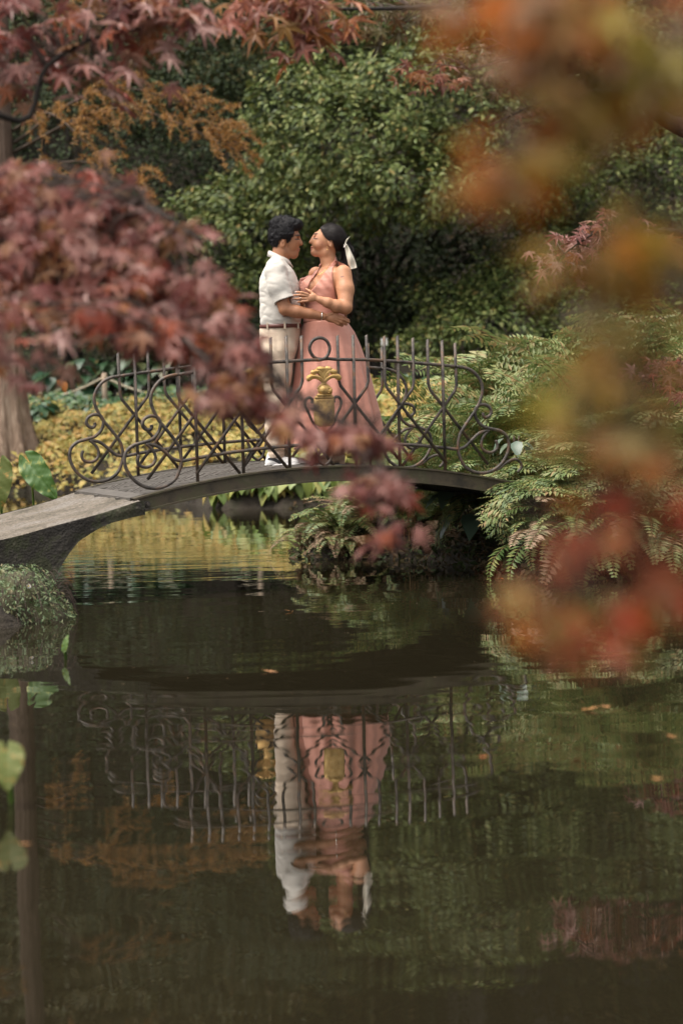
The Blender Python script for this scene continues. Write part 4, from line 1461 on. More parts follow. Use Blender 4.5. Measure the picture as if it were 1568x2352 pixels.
def maple_template(seed=0, lobes=7):
    r = random.Random(seed)
    if lobes == 7:
        angs, lens = [-132, -88, -45, 0, 45, 88, 132], [0.42, 0.72, 0.93, 1.0, 0.93, 0.72, 0.42]
    else:
        angs, lens = [-105, -55, 0, 55, 105], [0.55, 0.85, 1.0, 0.85, 0.55]
    V = [(0, 0, 0.0)]
    out = []
    for i, (a, l) in enumerate(zip(angs, lens)):
        a = R_(a + r.uniform(-5, 5)); l *= r.uniform(0.9, 1.08)
        d = np.array([math.sin(a), math.cos(a)]); n = np.array([d[1], -d[0]])
        w = 0.105 * (0.7 + 0.3 * l)
        nx = R_(angs[i] - 22 if i == 0 else (angs[i] + angs[i - 1]) / 2)
        if i == 0: out.append(np.array([math.sin(nx), math.cos(nx)]) * 0.10)
        out.append(d * l * 0.42 - n * w)
        out.append(d * l)
        out.append(d * l * 0.42 + n * w)
        na = R_(angs[i] + 22 if i == len(angs) - 1 else (angs[i] + angs[i + 1]) / 2)
        out.append(np.array([math.sin(na), math.cos(na)]) * (0.10 if i == len(angs) - 1 else 0.25))
    droop = r.uniform(0.15, 0.4)
    for k, p in enumerate(out):
        rr = np.linalg.norm(p)
        V.append((p[0], p[1], -droop * rr * rr + (0.05 if k % 4 in (1, 3) else 0)))
    n = len(out)
    T = [(0, i + 2, i + 1) for i in range(n - 1)]
    # petiole
    b = len(V)
    V += [(-0.012, 0, 0), (0.012, 0, 0), (0.0, -0.45, 0.10)]
    T.append((b, b + 2, b + 1))
    return np.array(V, float), np.array(T)


MAPLE = [maple_template(s) for s in range(5)]


def shoots(centers, normals, per, spread, leaf, jitter=0.42, rosette=0.6):
    """leaves in little rosettes at shoot tips: returns positions, frames, scales"""
    n = len(centers)
    c = np.repeat(centers, per, 0); nn = np.repeat(normals, per, 0)
    rnd = unit(n * per)
    side = rnd - nn * np.sum(rnd * nn, 1)[:, None]
    side /= np.linalg.norm(side, axis=1)[:, None] + 1e-9
    back = rng.uniform(0, 1, (n * per, 1))
    pos = c - nn * back * spread * 1.2 + side * rng.uniform(0.0, 1.0, (n * per, 1)) * spread
    tip = side * rosette + nn * (1 - rosette) + np.array([0, 0, -0.15]) + rng.normal(0, 0.25, (n * per, 3))
    norm = nn * 0.6 + np.array([0, 0, 0.75]) + rng.normal(0, jitter, (n * per, 3))
    return pos, frames(norm, tip), leaf * rng.uniform(0.65, 1.2, n * per)


def blob_surface(center, radii, n, rough=0.32, freq=1.6, front=None, seed=0):
    """points and outward normals on a lumpy ellipsoid; front keeps those facing the pond and the sky"""
    d = unit(int(n * 2.4))
    if front is not None:
        d = d[(d @ np.array(front)) > -0.25]
    d = d[:n]
    radii = np.array(radii)
    lump = 1 + rough * vnoise(d[:, 0] * freq * 2 + seed, d[:, 1] * freq * 2, d[:, 2] * freq * 2, seed) + rough * 0.6 * vnoise(d[:, 0] * freq * 5, d[:, 1] * freq * 5 + seed, d[:, 2] * freq * 5, seed + 1)
    p = np.array(center) + d * radii * lump[:, None]
    nn = d / radii; nn /= np.linalg.norm(nn, axis=1)[:, None]
    return p, nn


def crown(name, blobs, density, per, spread, leaf, mat, parent, front=(0, -0.8, 0.4), depth=0.25, tv=None, tf=None):
    Ps, Rs, Ss = [], [], []
    for i, (c, r, ) in enumerate(blobs):
        area = 4 * math.pi * ((r[0] * r[1]) ** 1.6 + (r[0] * r[2]) ** 1.6 + (r[1] * r[2]) ** 1.6) ** (1 / 1.6) / 3 ** (1 / 1.6)
        n = int(area * density * 0.6)
        p, nn = blob_surface(c, r, n, front=front, seed=i * 7 + len(name))
        p = p - nn * (rng.random((len(p), 1)) ** 2) * depth * min(r)
        a, b, s = shoots(p, nn, per, spread, leaf)
        Ps.append(a); Rs.append(b); Ss.append(s)
    o = obj(name, scatter_mesh(name, LEAF_V if tv is None else tv, LEAF_T if tf is None else tf, np.concatenate(Ps), np.concatenate(Rs), np.concatenate(Ss)), mat, parent)
    return tag(o, kind='stuff')


def px_blob(x, y, Y, rx, rz, ry):
    """a crown lobe around the view point x, y at distance Y; radii in metres"""
    return (P(x, y, Y), (rx, ry, rz))


def trunk_tube(m, pts, rads, sides=10, wob=0.0):
    p = smooth_path(pts, 6)
    r = np.interp(np.linspace(0, 1, len(p)), np.linspace(0, 1, len(rads)), rads)
    m.tube(p, r, sides)
    return p


M['camellia'] = leaf_mat('camellia_leaf', [(0.03, 0.048, 0.012), (0.08, 0.115, 0.028), (0.145, 0.18, 0.05), (0.25, 0.26, 0.09), (0.27, 0.18, 0.055)], 0.42, 0.18, [0, 0.35, 0.7, 0.94, 1.0], spec=0.3)
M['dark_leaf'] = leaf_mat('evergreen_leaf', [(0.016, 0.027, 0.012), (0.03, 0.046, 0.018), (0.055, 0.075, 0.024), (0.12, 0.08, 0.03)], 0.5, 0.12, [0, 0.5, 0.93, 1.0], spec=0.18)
M['olive_leaf'] = leaf_mat('olive_leaf', [(0.04, 0.055, 0.015), (0.075, 0.085, 0.02), (0.12, 0.11, 0.03), (0.16, 0.10, 0.025)], 0.45, 0.2)

# ---- evergreen shrubs and trees behind the pond
shrub_specs = [
    ('camellia_shrub', 'tall glossy camellia bush behind the couple, lit leaves in its middle', 'camellia', (860, 800, 35.6),
     [px_blob(820, 330, 32.2, 1.15, 0.95, 1.2), px_blob(980, 220, 32.4, 1.2, 1.0, 1.3), px_blob(1060, 60, 32.8, 1.3, 1.1, 1.4), px_blob(760, 470, 32.4, 0.95, 0.6, 1.0), px_blob(1120, 330, 32.2, 1.1, 0.8, 1.1), px_blob(930, 420, 31.8, 1.0, 0.65, 1.1), px_blob(1080, 440, 31.9, 0.9, 0.55, 1.0), px_blob(860, 120, 33.2, 1.1, 1.2, 1.1), px_blob(700, 270, 32.9, 0.9, 0.9, 0.9), px_blob(1220, 170, 32.6, 1.0, 1.0, 1.0), px_blob(1210, 420, 32.3, 0.8, 0.7, 0.8), px_blob(640, 410, 33.2, 0.7, 0.5, 0.8), px_blob(600, 540, 33.0, 1.0, 0.45, 0.9), px_blob(520, 470, 33.6, 0.7, 0.4, 0.9), px_blob(640, 640, 33.0, 0.7, 0.4, 0.8)], 0.10),
    ('evergreen_tree', 'added evergreen right behind the couple, leaves darkened in place of shade', 'dark_leaf', (880, 800, 35.0),  # put in for its dark leaf colour, stands for shade under the camellia
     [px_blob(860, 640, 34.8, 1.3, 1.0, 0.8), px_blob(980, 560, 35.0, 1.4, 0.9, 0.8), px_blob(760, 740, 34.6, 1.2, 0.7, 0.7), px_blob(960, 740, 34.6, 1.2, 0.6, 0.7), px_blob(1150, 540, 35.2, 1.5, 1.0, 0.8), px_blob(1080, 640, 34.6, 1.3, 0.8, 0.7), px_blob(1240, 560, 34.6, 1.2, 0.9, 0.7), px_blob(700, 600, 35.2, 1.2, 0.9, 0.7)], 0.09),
    ('camellia_shrub', 'shaded camellia bush low behind the right end of the railing', 'camellia', (1120, 830, 32.2),
     [px_blob(1120, 750, 31.8, 0.9, 0.45, 0.8), px_blob(1010, 790, 32.0, 0.8, 0.35, 0.7), px_blob(1200, 660, 32.2, 0.8, 0.5, 0.8), px_blob(1060, 680, 32.6, 0.7, 0.35, 0.7), px_blob(1400, 740, 32.0, 1.0, 0.7, 0.8)], 0.095),
    ('camellia_shrub', 'broad camellia bush at the right edge behind the orange leaves', 'camellia', (1460, 800, 33.0),
     [px_blob(1440, 420, 33.0, 1.2, 1.0, 0.9), px_blob(1540, 330, 33.5, 1.2, 1.2, 1.0), px_blob(1350, 480, 33.2, 1.0, 0.9, 0.9), px_blob(1330, 560, 32.8, 0.9, 0.6, 0.7), px_blob(1520, 540, 33.0, 1.1, 0.6, 0.8), px_blob(1400, 200, 34, 1.4, 1.3, 1.0)], 0.095),
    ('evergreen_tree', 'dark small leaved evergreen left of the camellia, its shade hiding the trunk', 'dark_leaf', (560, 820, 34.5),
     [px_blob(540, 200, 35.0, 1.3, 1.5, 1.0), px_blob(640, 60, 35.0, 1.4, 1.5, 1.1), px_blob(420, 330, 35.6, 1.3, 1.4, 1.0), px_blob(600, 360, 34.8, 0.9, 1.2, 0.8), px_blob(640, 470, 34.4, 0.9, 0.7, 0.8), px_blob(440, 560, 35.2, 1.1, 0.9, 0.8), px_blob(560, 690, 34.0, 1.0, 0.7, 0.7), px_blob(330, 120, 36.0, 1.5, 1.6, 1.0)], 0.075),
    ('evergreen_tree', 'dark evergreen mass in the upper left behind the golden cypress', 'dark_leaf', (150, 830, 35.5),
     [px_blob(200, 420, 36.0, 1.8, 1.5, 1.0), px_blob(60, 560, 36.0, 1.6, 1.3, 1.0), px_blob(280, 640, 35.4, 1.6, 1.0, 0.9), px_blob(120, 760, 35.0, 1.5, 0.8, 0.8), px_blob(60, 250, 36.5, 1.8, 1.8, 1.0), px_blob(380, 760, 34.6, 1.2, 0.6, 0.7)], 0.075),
    ('leafy_tree', 'yellow green tree crown at the top left corner', 'olive_leaf', (150, 800, 38.0),
     [px_blob(150, 20, 38.0, 2.4, 1.6, 1.2), px_blob(420, -60, 38.5, 2.2, 1.8, 1.2), px_blob(-60, -120, 38.5, 2.4, 2.0, 1.2)], 0.085),
]
for nm, lab, mt, base, blobs, lf in shrub_specs:
    bx, by, bY = base
    q = P(bx, by, bY); q[2] = zg(q[0], q[1])
    t = thing(nm, lab, 'tree' if 'tree' in nm else 'shrub', q)
    bl = [(c - q, r) for c, r in blobs]
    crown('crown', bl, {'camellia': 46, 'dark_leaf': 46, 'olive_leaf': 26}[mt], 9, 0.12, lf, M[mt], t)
    m = MB()
    zt = max(c[2] for c, r in bl)
    for c, r in bl[::2]:
        trunk_tube(m, [np.array([0, 0.3, -0.1]) + rng.normal(0, 0.12, 3) * [1, 1, 0], np.array([c[0] * 0.2, 0.9, max(c[2] * 0.5, 0.2)]), c + [0, 0.6, 0]], [0.08, 0.055, 0.02], 7)
    obj('trunk', m.mesh('trunk'), M['dark_bark'], t)

# tall trees further back that close the view and fill the upper reflection
back_trees = [(-9, 41), (-5.5, 43.5), (-2.2, 41.5), (1.2, 43), (4.4, 41.5), (7.8, 43), (11, 41), (-7.4, 46.5), (-3.8, 46), (-0.6, 46.5), (2.8, 46), (6.2, 46.5)]
back_words = ['far left of the row behind the shrubs', 'second from the left behind the shrubs', 'behind the dark evergreen', 'straight behind the couple', 'behind the camellia', 'second from the right behind the shrubs', 'far right of the row behind the shrubs', 'second row, farthest left', 'second row, second from the left', 'second row, middle', 'second row, second from the right', 'second row, farthest right']
for k, (x, y) in enumerate(back_trees):
    g = zg(x, y)
    t = thing('woodland_tree', 'tall dark woodland tree, ' + back_words[k], 'tree', (x, y, g), group='woodland trees behind the shrubs')
    bl = []
    for i in range(12):
        bl.append((np.array([rng.uniform(-2.0, 2.0), rng.uniform(-0.8, 0.4), 1.0 + i * 1.1 + rng.uniform(-0.4, 0.4)]), (rng.uniform(1.3, 2.0), 1.2, rng.uniform(0.9, 1.4))))
    crown('crown', bl, 20, 8, 0.28, 0.20, M['olive_leaf'] if k % 3 else M['dark_leaf'], t)
    m = MB(); trunk_tube(m, [(0, 0.6, -0.3), (0.1, 0.6, 6), (0, 0.5, 14)], [0.28, 0.2, 0.06], 10)
    obj('trunk', m.mesh('trunk'), M['dark_bark'], t)

# ---- the golden cypress on the left bank
cb = P(22, 985, 31.2); cb[2] = zg(cb[0], cb[1])
CY = thing('bald_cypress', 'pale ridged trunk of a cypress with golden feathery branches on the left bank', 'tree', cb)
zs = np.concatenate([np.linspace(-0.2, 1.4, 14), np.linspace(1.6, 15, 30)])
aa = np.linspace(0, 2 * math.pi, 64, endpoint=False)
V = []
for z in zs:
    r0 = 0.185 + 0.17 * math.exp(-max(z, 0) / 0.55) - 0.009 * max(z, 0)
    rid = 1 + 0.16 * math.exp(-max(z, 0) / 1.2) * np.cos(7 * aa + 0.5) + 0.07 * vnoise(np.cos(aa) * 4, np.sin(aa) * 4, z * 0.5, 4) + 0.05 * vnoise(np.cos(aa) * 11, np.sin(aa) * 11, z * 0.7, 5)
    V.append(np.stack([0.06 * z * 0.12 + r0 * rid * np.cos(aa), r0 * rid * np.sin(aa), np.full(64, z)], 1))
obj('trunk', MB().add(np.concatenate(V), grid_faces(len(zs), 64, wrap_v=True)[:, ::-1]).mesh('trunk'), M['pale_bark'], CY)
M['gold_needle'] = leaf_mat('golden_needles', [(0.22, 0.085, 0.02), (0.36, 0.16, 0.035), (0.44, 0.23, 0.06), (0.28, 0.19, 0.07)], 0.6, 0.3)


def feather_branch(start, end, ntw, tw_len, parent, sag=0.3, thick=0.025):
    """a limb with drooping twigs, each twig a plume of fine needles"""
    m = MB()
    a, b = np.asarray(start), np.asarray(end)
    mid = (a + b) / 2 + np.array([0, 0, sag])
    main = trunk_tube(m, [a, mid, b], [thick, thick * 0.7, thick * 0.25], 6)
    NV, NF = [], []
    tips = []
    for k in range(ntw):
        p = main[int(rng.uniform(0.25, 1) * (len(main) - 1))]
        dr = (b - a) / np.linalg.norm(b - a)
        d = dr * rng.uniform(0.3, 1) + np.array([rng.normal(0, 0.3), rng.normal(0, 0.7), rng.uniform(-0.5, 0.45)])
        d /= np.linalg.norm(d)
        L = tw_len * rng.uniform(0.5, 1.2)
        pts = smooth_path([p, p + d * L * 0.5 + [0, 0, 0.05], p + d * L + [0, 0, -0.28 * L]], 6)
        m.tube(pts, np.linspace(0.008, 0.003, len(pts)), 4)
        n = int(L * 210)
        u_ = rng.uniform(0.1, 1, n) * (len(pts) - 1)
        i = np.minimum(u_.astype(int), len(pts) - 2)
        q = pts[i] + (pts[i + 1] - pts[i]) * (u_ - i)[:, None]
        tips.append(q)
    q = np.concatenate(tips)
    nd = rng.normal(0, 1, (len(q), 3)); nd[:, 2] -= 0.5
    fr = frames(unit(len(q)), nd)
    tv = np.array([(-0.09, 0.2, 0), (0.09, 0.2, 0), (0, 1, 0.0), (0, 0, 0)]); tf = np.array([(3, 1, 2), (3, 2, 0)])
    br = obj('branch', m.mesh('branch'), M['bark'], parent)
    tag(obj('needles', scatter_mesh('needles', tv, tf, q, fr, rng.uniform(0.04, 0.08, len(q))), M['gold_needle'], br), kind='stuff')


for (x0, y0, x1, y1, dy, n, L, sg) in ((30, 350, 540, 345, -0.8, 50, 0.62, 0.55), (30, 330, 470, 255, -0.3, 36, 0.55, 0.5), (30, 420, 330, 430, -0.9, 22, 0.5, 0.3), (30, 300, 200, 330, -1.0, 14, 0.5, 0.3), (30, 420, 130, 470, -0.8, 12, 0.4, 0.2),
                                       (30, 120, 300, 60, 0.1, 12, 0.5, 0.4), (30, 20, -200, 0, 0.2, 10, 0.6, 0.4), (30, -120, 250, -190, -0.2, 12, 0.5, 0.4), (25, -250, -200, -330, -0.4, 12, 0.6, 0.3)):
    feather_branch(P(x0, y0, 31.2) - cb, P(x1, y1, 31.2 + dy) - cb, n, L, CY, sg)

# ---- yellow ground cover on the left bank
M['yellow_cover'] = leaf_mat('yellow_ground_cover', [(0.20, 0.20, 0.05), (0.32, 0.27, 0.065), (0.44, 0.32, 0.085), (0.38, 0.21, 0.05), (0.13, 0.17, 0.045)], 0.55, 0.25, [0, 0.3, 0.65, 0.88, 1.0])
M['bank_green'] = leaf_mat('bank_green_leaf', [(0.03, 0.08, 0.03), (0.05, 0.12, 0.04), (0.10, 0.15, 0.04), (0.20, 0.10, 0.02)], 0.45, 0.2, [0, 0.5, 0.93, 1])
nb = 70000
x = rng.uniform(-6.2, 1.2, nb); y = rng.uniform(24.8, 34.2, nb)
d = poly_sd(x, y, POND)
ok = (d > -0.04) & (d < 4.6) & ~((x > -1.6) & (d < 0.7)) & (np.hypot(x - cb[0], y - cb[1]) > 0.42) & (rng.random(nb) < np.clip(1.25 - 0.13 * np.abs(x + 3) / 1.5, 0, 1) * np.clip(0.85 + 0.9 * vnoise(x * 2.1, y * 2.1, 0, 23), 0.15, 1))
ok &= y < 33.6 - 0.35 * np.maximum(x + 3, 0)
x, y = x[ok], y[ok]
z = ground_z(x, y) + 0.16 * (0.5 + 0.5 * vnoise(x * 2.6, y * 2.6)) + rng.uniform(0, 0.10, len(x)) + 0.02
green = (vnoise(x * 0.9, y * 0.9, 0, 17) + rng.normal(0, 0.25, len(x)) + (y - 31.8) * 0.35 + (x > -1.6) * 0.1) > 0.16
nrm = np.stack([rng.normal(0, 0.5, len(x)), rng.normal(-0.45, 0.5, len(x)), np.full(len(x), 0.9)], 1)
pos = np.stack([x, y, z], 1)
lv, lt = ellipse_leaf(0.75, 0.25, 0.2, nseg=2)
for nm, msk, mt in (('ground_cover', ~green, 'yellow_cover'), ('leafy_ground_cover', green, 'bank_green')):
    o = obj(nm, scatter_mesh(nm, lv, lt, pos[msk], frames(nrm[msk], unit(int(msk.sum()))), 0.035 + 0.085 * rng.random(int(msk.sum())) ** 1.6), M[mt])
    tag(o, 'carpet of yellow autumn ground cover on the far bank' if nm == 'ground_cover' else 'patches of green ground cover among the yellow on the far bank', 'ground cover', kind='stuff')

# stones along the far shore
M['stone'] = rough_mat('stone', [(0.12, 0.095, 0.075), (0.26, 0.21, 0.17), (0.36, 0.3, 0.25)], 5, 0.9, 0.7, 0.03, 20)
stone_at = [(60, 1122), (118, 1118), (165, 1119), (212, 1113), (-10, 1125), (262, 1118), (305, 1124)]
for i, (px_, py_) in enumerate(stone_at):
    d_ = FWD + RIGHT * ((px_ - 784) / F_PX) - UP * ((py_ - 1176) / F_PX)
    p = EYE + d_ * ((0.02 - EYE[2]) / d_[2])
    sx = rng.uniform(0.16, 0.26)
    m = MB(); V = []
    nu, nv = 14, 9
    for a in range(nv):
        ph = math.pi * a / (nv - 1)
        for b in range(nu):
            t_ = 2 * math.pi * b / nu
            dd = np.array([math.sin(ph) * math.cos(t_), math.sin(ph) * math.sin(t_), math.cos(ph)])
            V.append(dd * np.array([sx, 0.16, 0.11]) * (1 + 0.16 * float(vnoise(dd[0] * 2 + i * 3, dd[1] * 2, dd[2] * 2, i))))
    m.add(np.array(V), grid_faces(nv, nu, wrap_v=True)[:, ::-1])
    tag(obj('shore_stone', m.mesh('shore_stone'), M['stone'], None, p), 'rounded stone at the far water edge, number %s from the left' % ['second', 'third', 'fourth', 'fifth', 'first', 'sixth', 'seventh'][i], 'stone', 'stones along the far shore')

# big leaved plants behind the rope
M['broad_green'] = leaf_mat('broad_leaf', [(0.02, 0.06, 0.03), (0.035, 0.085, 0.035), (0.07, 0.10, 0.04), (0.25, 0.09, 0.02)], 0.4, 0.2, [0, 0.55, 0.9, 1])
bl_v, bl_t = ellipse_leaf(0.62, 0.25, 0.35, nseg=4)
broad_me = []
for k in range(3):
    me = np_mesh('leaf', bl_v * np.array([rng.uniform(0.85, 1.15), 1, 1]), bl_t, True); me.materials.append(M['broad_green']); broad_me.append(me)


def leafy_plant(name, label, cat, loc, n, size, height, meshes, group=None, stem_mat=None, outward=0.6, lean=(0, 0, 0)):
    t = thing(name, label, cat, loc, group)
    for k in range(n):
        a = 2 * math.pi * (k * 0.381966 + rng.uniform(-0.04, 0.04))
        out = np.array([math.cos(a), math.sin(a), 0]) + np.array(lean)
        h = height * rng.uniform(0.35, 1.0)
        r = size * outward * rng.uniform(0.2, 0.9)
        p = out * r + np.array([0, 0, h])
        tipd = out + np.array([0, 0, rng.uniform(-0.5, 0.15)])
        nr = np.array([0, 0, 1.0]) + out * rng.uniform(0.1, 0.7) + rng.normal(0, 0.15, 3)
        fr = frames(nr[None], tipd[None])[0]
        s = size * rng.uniform(0.7, 1.15)
        o = obj('leaf', meshes[k % len(meshes)], None, t)
        o.matrix_local = Matrix([[*(fr[i] * s), p[i]] for i in range(3)] + [[0, 0, 0, 1]])
    m = MB()
    for k in range(max(3, n // 3)):
        a = rng.uniform(0, 6.28)
        m.tube([np.array([0, 0, -0.03]), np.array([math.cos(a) * size * 0.3, math.sin(a) * size * 0.3, height * 0.75])], [0.008, 0.005], 5)
    obj('stem', m.mesh('stem'), stem_mat or M['twig'], t)
    return t


bank_specs = [(95, 940, 32.2, 26, 0.20, 0.34, 'bluish green leafy plant beside the pale trunk'), (130, 880, 34.2, 30, 0.30, 0.5, 'broad leaved plant behind the rope at left'), (190, 860, 34.4, 30, 0.30, 0.6, 'broad leaved plant between trunk and rope post'),
              (255, 850, 34.5, 30, 0.30, 0.6, 'broad leaved plant just behind the rope post'), (320, 850, 34.3, 28, 0.28, 0.6, 'broad leaved plant right of the rope post'), (390, 860, 34.3, 28, 0.28, 0.55, 'broad leaved plant seen through the left railing bars'), (210, 940, 32.6, 10, 0.16, 0.2, 'small bluish plant in front of the rope post'), (285, 935, 32.6, 10, 0.14, 0.18, 'small bluish plant right of the rope post foot')]
for (x, y, Y, n, sz, h, lab) in bank_specs:
    q = P(x, y, Y); q[2] = zg(q[0], q[1])
    leafy_plant('broad_leaved_plant', lab, 'plant', q, n, sz, h, broad_me, 'broad leaved plants on the far bank')

# rope fence
M['pale_wood'] = rough_mat('pale_wood', [(0.36, 0.26, 0.18), (0.55, 0.43, 0.32)], 8, 0.8, 0.4, 0.01, 20, vec_scale=(3, 3, 0.5))
M['rope'] = rough_mat('rope', [(0.34, 0.29, 0.2), (0.5, 0.43, 0.32)], 60, 0.9, 0.5, 0.01, 120)
RF = thing('rope_fence', 'low rope fence on pale wooden posts along the left bank', 'fence', (0, 0, 0))
posts = [(-150, 860, 33.4), (240, 858, 33.3), (585, 868, 33.0)]
tops = []
for (x, y, Y) in posts:
    a = P(x, y, Y)
    g = zg(a[0], a[1])
    hgt = max(a[2] - g, 0.5)
    m = MB(); 
    rr_ = 0.037
    m.tube([(a[0], a[1], g - 0.1), (a[0], a[1], g + hgt - 0.012), (a[0], a[1], g + hgt)], [rr_, rr_, rr_ * 0.8], 10)
    obj('post', m.mesh('post'), M['pale_wood'], RF)
    tops.append(np.array([a[0], a[1], g + hgt - 0.05]))
for a, b in zip(tops[:-1], tops[1:]):
    t = np.linspace(0, 1, 26)
    pts = a[None] * (1 - t)[:, None] + b[None] * t[:, None]
    pts[:, 2] -= 4 * 0.33 * t * (1 - t)
    m = MB().tube(pts, 0.017, 6)
    obj('rope', m.mesh('rope'), M['rope'], RF)

# small white plate on a stake by the far path
q = P(882, 785, 31.6); g = zg(q[0], q[1])
SG = thing('plant_label', 'small blank white plate on a stake behind the railing', 'sign', (q[0], q[1], g))
obj('plate', MB().box((-0.04, -0.004, q[2] - g - 0.045), (0.04, 0.004, q[2] - g + 0.045)).mesh('plate', False), plain_mat('white_plate', (0.75, 0.74, 0.7), 0.5), SG)
obj('stake', MB().tube([(0, 0.012, -0.1), (0, 0.012, q[2] - g)], 0.008, 6).mesh('stake'), M['dark_bark'], SG)

# ================================================================== hostas along the far water edge
M['hosta'] = leaf_mat('hosta_leaf', [(0.12, 0.19, 0.04), (0.19, 0.25, 0.055), (0.32, 0.31, 0.08), (0.44, 0.30, 0.09), (0.15, 0.21, 0.05)], 0.45, 0.25, [0, 0.4, 0.7, 0.9, 1.0], patch=((0.5, 0.26, 0.06), 6, 0.68))
hv, ht = ellipse_leaf(0.82, 0.3, 0.75, point=False, nseg=6)
hosta_me = []
for k in range(4):
    me = np_mesh('leaf', hv * np.array([rng.uniform(0.85, 1.15), 1, rng.uniform(0.7, 1.3)]), ht, True); me.materials.append(M['hosta']); hosta_me.append(me)
edge = [(-1.28, 25.55), (-1.0, 25.45), (-0.72, 25.4), (-0.45, 25.35), (-0.16, 25.3), (0.12, 25.2), (-1.15, 25.85), (-0.85, 25.8), (-0.55, 25.75), (-0.25, 25.7), (0.05, 25.6), (0.36, 25.2), (0.62, 25.0)]
edge_word = ['front row, farthest left', 'front row, second from the left', 'front row, third from the left', 'front row, fourth from the left', 'front row, fifth from the left', 'front row, behind the hanging maple tip', 'back row, farthest left', 'back row, second from the left', 'back row, third from the left', 'back row, fourth from the left', 'back row, fifth from the left', 'front row, left of the ferns', 'front row, behind the ferns']
for (x, y), wd in zip(edge, edge_word):
    leafy_plant('hosta_plant', 'yellow green hosta at the far water edge, ' + wd, 'hosta', (x, y, zg(x, y)), 22, 0.18, 0.26, hosta_me, 'hostas at the water edge', M['hosta'], 0.55, (0, -0.25, 0))
for k, (x, y, Y) in enumerate([(850, 885, 29.0), (905, 880, 29.3), (960, 885, 29.4), (1015, 885, 29.2), (1070, 872, 29.0), (870, 905, 28.4), (930, 905, 28.5), (990, 905, 28.6)]):
    q = P(x, y, Y); q[2] = zg(q[0], q[1])
    leafy_plant('hosta_plant', 'pale yellow hosta up the bank, %s' % ['upper row, first from the left', 'upper row, second', 'upper row, third', 'upper row, fourth', 'upper row, beside the fern tops', 'lower row, first', 'lower row, second', 'lower row, third'][k], 'hosta', q, 10, 0.26, 0.30, hosta_me, 'hostas up the bank', M['hosta'], 0.6)

# ================================================================== ferns
M['fern'] = leaf_mat('fern_green', [(0.06, 0.105, 0.028), (0.105, 0.16, 0.044), (0.165, 0.22, 0.068), (0.24, 0.22, 0.065)], 0.5, 0.25)
M['fern_pale'] = leaf_mat('fern_pale', [(0.14, 0.19, 0.065), (0.21, 0.26, 0.09), (0.28, 0.29, 0.11), (0.34, 0.22, 0.10)], 0.5, 0.28)
M['fern_dry'] = leaf_mat('fern_dry', [(0.16, 0.10, 0.06), (0.26, 0.17, 0.10), (0.33, 0.22, 0.14), (0.12, 0.12, 0.05)], 0.7, 0.2)
M['fern_stem'] = plain_mat('fern_stem', (0.20, 0.11, 0.04), 0.6)


